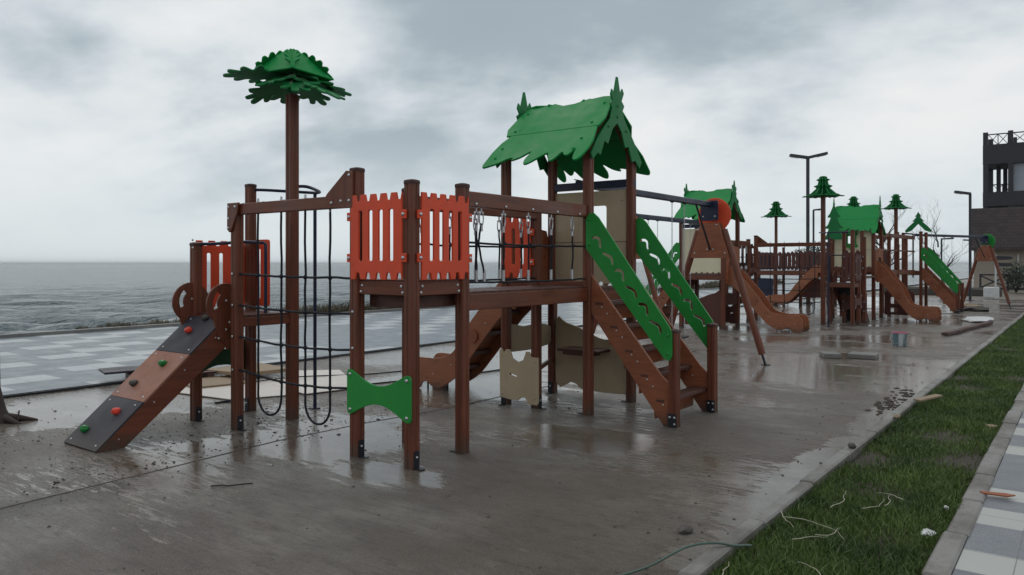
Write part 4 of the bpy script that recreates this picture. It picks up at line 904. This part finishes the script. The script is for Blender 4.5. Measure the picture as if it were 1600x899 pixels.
# joint line cut in the pad
m = MB(); pts = [(-5.30, -1.0), (-5.72, 1.4), (-5.68, 2.0), (-5.76, 3.2), (-5.85, 4.25), (-5.80, 5.3), (-5.66, 6.3), (-5.6, 12)]
for a, c in zip(pts[:-1], pts[1:]): m.beam((a[0], a[1], .001), (c[0], c[1], .001), .008, .005, 0, 0)
tag(m.build('slab_joint', 'stone_dark'), kind='structure')

def grass(name, x0, x1, y0, y1, n, h, wd, mat, label, seedz=.02, ypow=2.2):
    u = rng.random(n); y = y0+(y1-y0)*u**ypow; x = x0+(x1-x0)*rng.random(n)
    # patchiness
    pt = np.sin(x*7.1+y*2.3)+np.sin(y*5.7-x*3.1)+np.sin(y*1.3+1.7)+rng.normal(0, .9, n); keep = pt > (-1.25 if mat == 'grass_blade' else -9); x = x[keep]; y = y[keep]; pt = pt[keep]; n = len(x)
    hh = h*(.45+.8*rng.random(n))*(1+.28*np.clip(pt/2, -1, 1)); hh = hh*(np.clip((y-3)/16, .3, 1)*(.45+.75*np.abs(np.sin(y*1.7+np.sin(y*.6)*3))) if mat == 'dry_reed' else 1); a = rng.random(n)*6.28; ln = rng.normal(0, .5, n)*hh; a2 = rng.random(n)*6.28; ws = wd*(.6+.8*rng.random(n))*(1+y*.06)
    V = np.zeros((n, 5, 3)); dx = np.cos(a)*ws; dy = np.sin(a)*ws; lx = np.cos(a2)*ln; ly = np.sin(a2)*ln
    V[:, 0] = np.stack([x-dx, y-dy, np.full(n, seedz)], 1); V[:, 1] = np.stack([x+dx, y+dy, np.full(n, seedz)], 1)
    V[:, 2] = np.stack([x+dx*.7+lx*.4, y+dy*.7+ly*.4, seedz+hh*.6], 1); V[:, 3] = np.stack([x-dx*.7+lx*.4, y-dy*.7+ly*.4, seedz+hh*.6], 1)
    V[:, 4] = np.stack([x+lx*1.3, y+ly*1.3, seedz+hh*.95], 1)
    me = bpy.data.meshes.new(name); me.vertices.add(n*5); me.vertices.foreach_set('co', V.ravel())
    idx = np.arange(n)[:, None]*5; q = (idx+np.array([0, 1, 2, 3])); t = (idx+np.array([3, 2, 4]))
    loops = np.concatenate([q, t], 1).ravel(); me.loops.add(len(loops)); me.loops.foreach_set('vertex_index', loops.astype(np.int32))
    st = np.zeros((n, 2), np.int32); st[:, 0] = np.arange(n)*7; st[:, 1] = st[:, 0]+4; me.polygons.add(n*2); me.polygons.foreach_set('loop_start', st.ravel())
    me.update(calc_edges=True); me.materials.append(M[mat]); o = bpy.data.objects.new(name, me); COL.objects.link(o); return tag(o, label, 'grass', kind='stuff')
grass('grass', -1.535, -.635, 1.6, 34, 170000, .046, .0022, 'grass_blade', 'rough wet green grass strip between the concrete pad and the pavement')
grass('shore_grass', -19.6, -18.75, 8.5, 60, 16000, .36, .010, 'dry_reed', 'dry grey grass tufts along the seaward edge of the promenade', -.05, 1.3)
# pebbles and crumbs of mud
m = MB()
for i in range(420):
    y = 2+16*random.random()**1.6; x_ = random.uniform(-9.8, -1.7) if i % 3 else random.uniform(-2.4, -1.66)
    r_ = random.uniform(.004, .013); vs_ = [(x_+r_*1.2*math.cos(a)*random.uniform(.7, 1.2), y+r_*1.2*math.sin(a)*random.uniform(.7, 1.2), .001) for a in (0, 1.3, 2.5, 3.8, 5.0)]; vs_.append((x_, y, r_*.9))
    m.add(vs_, [(k, (k+1) % 5, 5) for k in range(5)])
tag(m.build('grit', 'stone_dark'), 'scattered crumbs of mud and grit lying on the wet concrete', 'grit', kind='stuff')

m = MB()
for i in range(900):
    x_ = random.gauss(-6.9, .75); y = random.gauss(4.5, 1.2)
    if i % 4 == 0: x_ = -5.95+random.gauss(0, .10); y = random.uniform(1.6, 6.5)
    r_ = random.uniform(.002, .007)*(2.0 if random.random() < .04 else 1); m.ball((x_, y, .001), r_, 0, (random.uniform(.8, 2), random.uniform(.8, 1.6), .6), jit=.4)
tag(m.build('mud_crumbs', 'soil'), 'dark clods of wet mud strewn under the ramp tower and along the slab joint', 'mud', kind='stuff')
# sea
def sea():
    nr, na = 520, 520; r_ = 14*np.exp(np.linspace(0, math.log(30000/14), nr)); az = np.linspace(R(-10), R(190), na)   # measured from +y towards -x
    rr, aa = np.meshgrid(r_, az, indexing='ij'); x = -np.sin(aa)*rr; y = np.cos(aa)*rr; z = np.zeros_like(x); cell = rr*math.log(30000/14)/nr
    for k in range(34):
        wl = 1.1*1.16**k*(.8+.4*rng.random())
        if wl > 9: wl = 1.1+6*rng.random()
        th = R(-22)+rng.normal(0, .38); amp = .013*wl**.85; ph = rng.random()*6.28; kx = math.cos(th)*6.283/wl; ky = math.sin(th)*6.283/wl
        fade = np.clip((wl/cell-2.0)/3, 0, 1); s = np.sin(kx*x+ky*y+ph); z += amp*fade*(s+.25*np.cos(2*(kx*x+ky*y+ph)))
    z = z-2.6; V = np.stack([x, y, z], -1).reshape(-1, 3)
    me = bpy.data.meshes.new('sea'); me.vertices.add(len(V)); me.vertices.foreach_set('co', V.ravel())
    i, j = np.meshgrid(np.arange(nr-1), np.arange(na-1), indexing='ij'); a = i*na+j; q = np.stack([a, a+1, a+na+1, a+na], -1).reshape(-1, 4)
    me.loops.add(q.size); me.loops.foreach_set('vertex_index', q.ravel().astype(np.int32)); me.polygons.add(len(q)); me.polygons.foreach_set('loop_start', (np.arange(len(q))*4).astype(np.int32)); me.polygons.foreach_set('use_smooth', np.ones(len(q), bool))
    me.update(calc_edges=True); me.materials.append(M['sea_water']); me.flip_normals() if me.polygons[0].normal.z < 0 else None
    o = bpy.data.objects.new('sea', me); COL.objects.link(o); tag(o, kind='structure')
sea()

# ------------------------------------------------------------------ street lamps
def lamp(x, y, h, arms, label, th=.07, cat='street lamp', toward=None):
    o = empty('street_lamp', (x, y, 0), 0, label=label, cat=cat, group='dark street lamps along the promenade')
    MB().box((0, 0, h/2), (th, th, h)).build('pole', 'lamp_paint', o); MB().box((0, 0, .01), (.3, .3, .03)).build('base_plate', 'lamp_paint', o)
    for dx, dy, rise in arms:
        a = MB(); L = math.hypot(dx, dy); a.beam((0, 0, h), (dx, dy, h+rise), th*1.5, th, 0, .006); ar = a.build('lamp_arm', 'lamp_paint', o)
        c = Vector((dx*.72, dy*.72, h+rise*.72-th*.5-.012)); MB().beam(c-Vector((dx, dy, rise))*.22, c+Vector((dx, dy, rise))*.22, th*1.1, .02, 0, .003).build('lamp_lens', 'lamp_lens', ar)
    return o
lamp(-9.0, 31.8, 5.85, ((-.58, -.42, .10), (.62, .46, .18)), 'tall two-armed lamp post behind the rope net, beside the tallest pine-topped post', .11)
lamp(-11.1, 40.2, 4.3, ((.40, .30, .06),), 'slim single-arm lamp just right of the tall two-armed lamp', .08)
lamp(-4.05, 38.2, 4.60, ((-.52, -.42, .08),), 'single-arm lamp post in front of the dark-roofed building corner', .10)
lamp(-17.2, 128, 5.2, ((1.4, 1.0, .1),), 'faint far lamp over the sea beside the green stair guard', .22)
lamp(-16.2, 99, 5.0, ((-1.0, -.8, .1),), 'thin far lamp left of the others under the swing beam', .16)
lamp(-14.0, 140, 5.2, ((-1.6, -1.2, .1),), 'farthest lamp, nearest the building, small against the pale sky', .20)

# ------------------------------------------------------------------ trees
def branch(m, p, d, L, r, depth, spread, tips=None):
    n = 4; pts = [Vector(p)]; q = Vector(p); dd = Vector(d).normalized(); rad = [r]
    for i in range(n):
        dd = (dd+Vector((random.uniform(-.22, .22), random.uniform(-.22, .22), random.uniform(-.08, .16)))).normalized(); q = q+dd*L/n; pts.append(q.copy()); rad.append(r*(1-.55*(i+1)/n))
    m.tube(pts, rad, 0, 6 if depth > 2 else 4, cap=False)
    if tips is not None and depth <= 1: tips += pts[1:]
    if depth == 0: return
    for k in range(3 if depth > 1 else 4):
        i = random.randint(1, n); a = random.uniform(0, 6.28); sd = Vector((math.cos(a), math.sin(a), random.uniform(-.1, .6)))
        branch(m, pts[i], (dd+sd*spread).normalized(), L*random.uniform(.55, .8), rad[i]*.62, depth-1, spread, tips)
def bare_tree(x, y, h, label, r=.07, depth=4, lean=(0, 0), n0=3):
    o = empty('bare_tree', (x, y, 0), 0, label=label, cat='tree'); t = MB()
    t.tube([(0, 0, 0), (lean[0]*.3, lean[1]*.3, h*.2), (lean[0], lean[1], h*.42)], [r*1.4, r, r*.8], 0, 10); t.build('trunk', 'bark', o); m = MB()
    for k in range(n0): a = k*6.28/n0+random.random(); branch(m, (lean[0]*(.6+.13*k), lean[1]*(.6+.13*k), h*(.28+.14*k/n0*3)), (math.cos(a), math.sin(a), .8), h*.30, r*.55, depth, .85)
    m.build('crown', 'bark', o); return o
bare_tree(-4.9, 37.6, 3.9, 'bare grey tree with thin twigs in front of the building corner', .06, 4, (-.3, .1), 4)
bare_tree(-8.5, 43.0, 4.4, 'leafless bush of dense twigs behind the third play structure', .08, 4, (.1, 0), 5)
def bushy(x, y, rx, rz, zc_, n, label, name='bush'):
    o = empty(name, (x, y, 0), 0, label=label, cat='bush'); t = MB()
    for k in range(5): a = k*1.3; t.tube([(0, 0, 0), (rx*.3*math.cos(a), rx*.3*math.sin(a), zc_*.6), (rx*.6*math.cos(a), rx*.6*math.sin(a), zc_+rz*.3)], [.05, .035, .015], 0, 6)
    t.build('stem', 'bark', o); m = MB()
    for i in range(n):
        a = random.uniform(0, 6.28); b_ = math.acos(random.uniform(-1, 1)); q = random.random()**.45*(1+.28*math.sin(a*3)*math.sin(b_*4)); c = Vector((rx*q*math.sin(b_)*math.cos(a), rx*q*math.sin(b_)*math.sin(a), zc_+rz*q*math.cos(b_)))
        if c.z < .1: continue
        u = Vector((random.gauss(0, 1), random.gauss(0, 1), random.gauss(0, 1))).normalized(); v = u.orthogonal().normalized(); s_ = random.uniform(.03, .08)
        m.add([c-u*s_, c+v*s_*.5, c+u*s_, c-v*s_*.5], [(0, 1, 2, 3)])
    m.build('foliage', 'evergreen', o); return o
bushy(-12.2, 46, 1.7, 1.0, 1.75, 5200, 'dark rounded evergreen behind the farthest play fort')
bushy(-3.2, 51.0, .8, .8, .9, 1600, 'small green shrub against the beige wall of the building')
# trunk at the left edge of the picture
o = empty('tree_trunk', (-8.80, 3.08, 0), 0, label='dark trunk with spreading roots cut off by the left edge', cat='tree')
m = MB(); m.tube([(0, 0, -.02), (-.01, .0, .12), (-.03, -.01, .35), (-.04, -.015, 1.0), (-.06, -.02, 2.3), (-.45, -.25, 3.2)], [.15, .085, .05, .045, .04, .03], 0, 12); m.build('trunk', 'bark', o)
m = MB()
for a, L in ((20, .30), (55, .36), (120, .25), (-30, .30)): m.tube([(0, 0, .05), (L*.5*math.cos(R(a)), L*.5*math.sin(R(a)), .035), (L*math.cos(R(a)), L*math.sin(R(a)), 0)], [.06, .035, .012], 0, 8)
m.tube([(.22, .10, 0), (.19, .13, .12)], .008, 0, 6); m.build('root', 'bark', o)

# ------------------------------------------------------------------ building
def building():
    r = empty('timber_building', (-6, 58, 0), 0, label='dark timber-framed building with a shingled lower roof and open balcony storeys', cat='building')
    global OFF; OFF = Vector((-6, 58, 0))
    MB().box((2.0, 62.0, 1.35), (16, 7, 2.7), 0, bev=0).build('wall', 'beige_wall', r)
    m = MB(); m.add([(-6.15, 57.6, 2.62), (11, 57.6, 2.62), (11, 58.3, 5.2), (-6.15, 58.3, 5.2), (-6.15, 57.6, 2.45), (11, 57.6, 2.45), (-6.15, 64.6, 2.45), (11, 64.6, 2.45), (11, 64.6, 5.2), (-6.15, 64.6, 5.2)], [(0, 1, 2, 3), (0, 4, 5, 1), (0, 3, 9, 6, 4), (1, 5, 7, 8, 2), (4, 6, 7, 5), (3, 2, 8, 9), (6, 9, 8, 7)]); m.build('roof', 'shingle', r)
    X = [-5.45, -4.05, -2.3, 0.2, 3.0]; zt = 10.3
    for x_ in X:
        for y_ in (59.8, 63.2): MB().box((x_, y_, (5.0+zt)/2), (.28, .28, zt-5.0)).build('timber_post', 'timber_black', r)
    for z, h in ((8.8, 1.25), (5.85, .95)): MB().box((1.0, 61.6, z), (13.2, 3.9, h)).build('floor_beam', 'timber_black', r)
    def xrail(x0, x1, y, z0, z1):
        m = MB(); m.beam((x0, y, z1), (x1, y, z1), .07, .07); m.beam((x0, y, z0), (x1, y, z0), .07, .07); k = 2 if x1-x0 > .9 else 1
        for i in range(k):
            a = x0+(x1-x0)*i/k; c = x0+(x1-x0)*(i+1)/k; m.beam((a, y, z0), (c, y, z1), .04, .04); m.beam((a, y, z1), (c, y, z0), .04, .04); m.beam((c, y, z0), (c, y, z1), .05, .05)
        m.build('balcony_rail', 'timber_black', r)
    for i in range(4):
        xrail(X[i]+.14, X[i+1]-.14, 59.8, 9.45, 10.15); xrail(X[i]+.14, X[i+1]-.14, 63.2, 6.35, 7.1); xrail(X[i]+.14, X[i+1]-.14, 63.2, 8.2, 8.5) if i < 1 else None
    MB().box((1.4, 61.0, 7.4), (11.0, 2.0, 3.2), 0).build('upper_wall', 'grey_wall', r); MB().box((1.4, 61.0, 5.45), (11.0, 2.0, .65), 0).build('upper_wall', 'grey_wall', r)
    for x_, y_ in ((-4.85, 61.5), (-4.6, 63.3)): MB().box((x_, y_, 7.2), (.25, .2, 2.4)).build('timber_post', 'timber_black', r)
    for x_ in (-2.45, -.9, .9):
        f = MB(); f.box((x_, 59.95, 7.4), (1.1, .12, 2.6)); fo = f.build('window', 'timber_black', r)
        MB().box((x_, 59.88, 7.95), (.85, .03, 1.1)).build('pane', 'window_glass', fo); MB().box((x_, 59.88, 6.75), (.85, .03, 1.0)).build('pane', 'window_glass', fo)
    MB().box((-3.55, 58.4, 1.1), (.08, .1, 2.2)).build('downpipe', 'dirty_white', r)
    OFF = Vector((0, 0, 0)); return r
building()
o = empty('timber_fence', (-5.0, 52, 0), 0, label='dark timber fence of crossed rails in front of the beige wall', cat='fence')
for i in range(6):
    x_ = i*1.35; MB().box((x_, 0, .5), (.10, .10, 1.0)).build('fence_post', 'timber_black', o)
    if i < 5: m = MB(); m.beam((x_, 0, .95), (x_+1.35, 0, .95), .06, .09); m.beam((x_, 0, .16), (x_+1.35, 0, .16), .06, .12); m.beam((x_, .01, .2), (x_+1.35, .01, .9), .04, .08); m.beam((x_, -.01, .9), (x_+1.35, -.01, .2), .04, .08); m.build('cross_rail', 'timber_black', o)
o = MB().box((-6.2, 45.5, .12), (5.5, .5, .5), 0, bev=.1).build('planter_wall', 'stone_dark'); tag(o, 'low dark planter wall running below the fence', 'wall')
# finger post of boards near the far trestle
o = empty('sign_post', (-3.35, 41.0, 0), 0, label='pale post with two dark direction boards before the beige wall', cat='sign'); MB().box((0, 0, 1.0), (.07, .07, 2.0)).build('post', 'dirty_white', o)
for z in (1.75, 1.45): MB().slab([[(0, 0), (.55, .03), (.66, .10), (.55, .17), (0, .20)]], .03, frame((.03, -.05, z), (1, 0, 0), (0, 0, 1))).build('direction_board', 'timber_black', o)

# ------------------------------------------------------------------ loose things
def lump(name, c, sz, mat, label, cat, group=None, jit=.18, rz=0):
    m = MB(); m.ball((0, 0, 0), 1, 0, sz, jit=jit); o = m.build(name, mat); o.location = (c[0], c[1], sz[2]*.7+(c[2] if len(c) > 2 else 0)); o.rotation_euler = (0, 0, rz); return tag(o, label, cat, group)
# bucket
o = empty('paint_bucket', (-2.92, 16.42, 0), 0, label='printed plastic bucket standing alone on the wet concrete beyond the slides', cat='bucket'); m = MB(); n = 24
lv = [(.115, 0), (.120, .005), (.135, .24), (.145, .245), (.145, .27), (.135, .272), (.128, .262), (.112, .012)]
m.add([(r_*math.cos(6.283*k/n), r_*math.sin(6.283*k/n), z) for r_, z in lv for k in range(n)], [(j*n+k, j*n+(k+1) % n, (j+1)*n+(k+1) % n, (j+1)*n+k) for j in range(len(lv)-1) for k in range(n)]+[tuple(range(n))[::-1], tuple(range((len(lv)-1)*n, len(lv)*n))], 0, False); m.build('bucket_body', 'bucket_print', o)
MB().tube([(-.145, 0, .24), (-.15, -.08, .12), (-.08, -.14, .06), (.08, -.14, .06), (.15, -.08, .12), (.145, 0, .24)], .004, 0, 6).build('handle', 'steel', o)
for (x_, y_, sx, sy, rz, lab) in ((-3.52, 13.75, .28, .34, .5, 'smaller grey concrete slab, left one of the two lying before the second slide'), (-3.05, 14.0, .44, .40, .05, 'larger grey concrete slab, right one of the two lying before the second slide')):
    o = MB().box((0, 0, .04), (sx, sy, .08), 0, bev=.01).build('concrete_block', 'slab_grey'); o.location = (x_, y_, 0); o.rotation_euler = (0, 0, rz); tag(o, lab, 'slab', 'grey slabs on the concrete')
o = MB().beam((-2.52, 19.2, .05), (-2.05, 23.6, .05), .13, .07).build('timber_plank', 'wood_far'); tag(o, 'long dark timber plank lying by the grass at the far end', 'plank')
o = lump('plastic_sheet', (-2.45, 25.0), (.40, .85, .06), 'dirty_white', 'crumpled white plastic sheet beyond the long dark plank', 'sheet', jit=.22)
lump('debris_pile', (-3.3, 30.2), (.42, .30, .13), 'cardboard', 'small heap of dark debris near the far swing trestle', 'debris', jit=.3)
lump('debris_pile', (-3.0, 29.8), (.35, .2, .10), 'stone_dark', 'black scrap lying at the right of the debris heap by the far trestle', 'debris', jit=.3)
lump('plastic_sheet', (-4.6, 37.0), (.45, .35, .10), 'dirty_white', 'pale wrapped bundle at the foot of the lamp by the building', 'bundle', jit=.2)
o = MB().box((0, 0, .25), (.6, .5, .5), 0, bev=.03).build('storage_box', 'dirty_white'); o.location = (-3.6, 42.0, 0); tag(o, 'pale block standing below the crossed timber fence', 'block')
# pallet with boards on it
o = empty('wood_pallet', (-10.25, 5.7, 0), R(-20), label='low wooden pallet lying behind the climbing ramp', cat='pallet'); 
for k in range(3): MB().box((0, -.45+.45*k, .05), (1.0, .09, .09)).build('runner', 'wood_far', o)
for k in range(6): MB().box((-.44+.176*k, 0, .107), (.12, 1.05, .018)).build('board', 'wood_far', o)
m = MB(); m.beam((-10.62, 4.95, .145), (-10.15, 6.5, .16), .5, .03, 0); o = tag(m.build('board_sheet', 'ply_dark'), 'dark flat board laid on the pallet behind the climbing ramp', 'board')
def flat(name, pts, z, th, mat, label, cat, group=None, tilt=0):
    m = MB(); m.slab([pts], th, frame((0, 0, z), (1, 0, 0), (0, 1, 0)), 0, min(.004, th*.3)); o = m.build(name, mat); return tag(o, label, cat, group)
flat('cardboard_sheet', [(-9.75, 5.45), (-9.0, 5.35), (-8.85, 6.0), (-9.6, 6.25)], .03, .025, 'cardboard', 'brown cardboard lying between the ramp and the first tower post', 'cardboard')
flat('cardboard_sheet', [(-9.9, 6.0), (-9.1, 6.1), (-9.0, 6.8), (-9.9, 6.9)], .10, .05, 'cardboard', 'folded brown cardboard heaped highest beside the pallet', 'cardboard')
flat('white_board', [(-9.3, 5.05), (-8.0, 5.2), (-7.7, 5.85), (-9.0, 6.6), (-9.75, 6.0)], .012, .012, 'white_board', 'pale board lying flat behind the bow-tie panel of the ramp tower', 'board', 'pale boards on the ground')
flat('white_board', [(-8.55, 6.15), (-7.6, 5.95), (-7.45, 6.7), (-8.9, 7.6), (-9.35, 7.15)], .016, .012, 'white_board', 'pale board lying flat behind the fireman pole', 'board', 'pale boards on the ground')
def cable(name, pts, r_, mat, label, cat, z=None):
    pts = [(p[0], p[1], (p[2] if len(p) > 2 else r_)) for p in pts]; o = MB().tube([tuple(p) for p in smooth(pts, 6)[:-6*1]], r_, 0, 7).build(name, mat); return tag(o, label, cat)
cable('black_cable', [(-7.9, 5.15), (-7.95, 5.6), (-7.9, 6.1), (-7.7, 6.6), (-7.5, 7.3), (-7.2, 8.2), (-7.1, 9.0)], .009, 'rope', 'thin black cable lying across the ground beside the pale boards', 'cable')
cable('black_cable', [(-9.2, 5.6, .03), (-8.9, 6.0, .03), (-8.7, 6.7, .04), (-8.3, 7.6), (-8.1, 8.3), (-7.9, 8.6)], .008, 'rope', 'thin black cable running over the pale boards behind the tower', 'cable')
cable('garden_hose', [(-1.98, 3.25, .02), (-1.90, 3.42, .02), (-1.82, 3.62, .03), (-1.70, 3.80, .10), (-1.60, 3.92, .110), (-1.52, 4.0, .09), (-1.48, 4.04, .07)], .007, 'hose_green', 'faded green hose lying over the kerb into the grass', 'hose')
cable('stick', [(-5.03, 3.12), (-4.99, 3.17), (-4.94, 3.19), (-4.91, 3.25), (-4.88, 3.30), (-4.86, 3.32)], .0045, 'bark', 'short bent stick lying on the open concrete in front of the tower', 'stick')
lump('stone', (-1.92, 4.28), (.040, .055, .022), 'stone_dark', 'dark clod on the concrete just before the hose crosses the kerb', 'clod')
lump('stone', (-1.55, 6.72, .085), (.03, .032, .025), 'stone_dark', 'dark stone sitting on top of the kerb', 'stone')
lump('stone', (-1.50, 8.3, .085), (.035, .045, .02), 'cardboard', 'brown clod on the kerb further along the grass', 'clod')
m = MB()
for i in range(110):
    x_ = -1.80+random.gauss(0, .07); y = 9.9+random.gauss(0, .55); r_ = random.uniform(.006, .022); m.box((min(x_, -1.64), y, .004), (r_*random.uniform(1.5, 4), r_*2, r_*.5), 0, Matrix.Rotation(random.uniform(0, 3), 3, 'Z'), .004)
tag(m.build('leaf_litter', 'soil'), 'dark wet leaf and mud litter gathered against the kerb edge', 'litter', kind='stuff')
o = flat('brick_piece', [(-1.52, 9.3), (-1.44, 9.25), (-1.30, 9.75), (-1.38, 9.8)], .12, .02, 'cardboard', 'pale wood offcut lying on the kerb by the grass', 'offcut')
o = flat('broken_tile', [(-.58, 5.98), (-.56, 5.94), (-.42, 5.95), (-.38, 6.01), (-.44, 6.02), (-.50, 6.00)], .078, .010, 'terracotta', 'broken orange-brown tile lying on the pavement edge', 'tile')
lump('litter', (-.74, 5.0, .03), (.04, .06, .015), 'dirty_white', 'white scrap of litter in the grass by the pavement kerb', 'litter', jit=.25)
lump('litter', (-.74, 8.6, .04), (.05, .08, .015), 'cardboard', 'pale offcut lying at the grass edge further along', 'litter', jit=.2)
lump('litter', (-.72, 5.55, .04), (.015, .02, .015), 'dirty_white', 'tiny white scrap in the grass near the broken tile', 'litter', jit=.2)
roots = [((-1.46, 4.65), .45, 20), ((-1.50, 4.75), .30, -60), ((-1.28, 5.0), .38, 75), ((-1.12, 5.1), .34, 60), ((-1.02, 5.25), .30, 80), ((-.95, 5.45), .2, 110), ((-1.22, 4.45), .26, 35), ((-1.30, 4.30), .22, 70), ((-1.05, 3.75), .30, 50), ((-1.1, 3.6), .25, 10), ((-1.4, 3.55), .22, 80)]
RL = ['long pale root lying right across the inner kerb edge', 'pale root hooking over the kerb, nearest the long one', 'longest pale root in the middle of the grass strip', 'pale root running beside the longest one in the grass', 'pale root nearer the pavement than the longest one', 'short pale root nearest the broken tile', 'pale root just above the hose end', 'short pale root beside the hose end', 'pale root in the grass, upper one of the nearest pair', 'pale root in the grass, nearest the bottom of the picture', 'short pale root close to the kerb at the bottom of the picture']
for i, (c, L, a) in enumerate(roots):
    p = Vector((c[0], c[1], .085)); pts = []; th = R(a)
    for k in range(9): pts.append(p.copy()); th += random.uniform(-.5, .5); p = p+Vector((math.cos(th), math.sin(th), random.uniform(-.12, .12)))*L/8
    tag(MB().tube(pts, [.003]*3+[.0024]*3+[.0015]*3, 0, 5).build('dry_root', 'root_pale'), RL[i], 'root', 'pale dry roots strewn on the grass')

# ------------------------------------------------------------------ sea haze
m = MB(); X, Y0, Z0, Z1 = 32000, 32000, -4.6, 12.5
m.add([(-X, -Y0, Z0), (X, -Y0, Z0), (X, Y0, Z0), (-X, Y0, Z0), (-X, -Y0, Z1), (X, -Y0, Z1), (X, Y0, Z1), (-X, Y0, Z1)], [(3, 2, 1, 0), (4, 5, 6, 7), (0, 1, 5, 4), (1, 2, 6, 5), (2, 3, 7, 6), (3, 0, 4, 7)])
hm = bpy.data.materials.new('haze'); hm.use_nodes = True; hn = hm.node_tree; hn.nodes.clear()
ho = hn.nodes.new('ShaderNodeOutputMaterial'); hv = hn.nodes.new('ShaderNodeVolumePrincipled'); hv.inputs['Color'].default_value = (.86, .90, .93, 1); hv.inputs['Density'].default_value = .00018
hn.links.new(hv.outputs[0], ho.inputs['Volume']); M['haze'] = hm
tag(m.build('haze', 'haze'), kind='stuff')
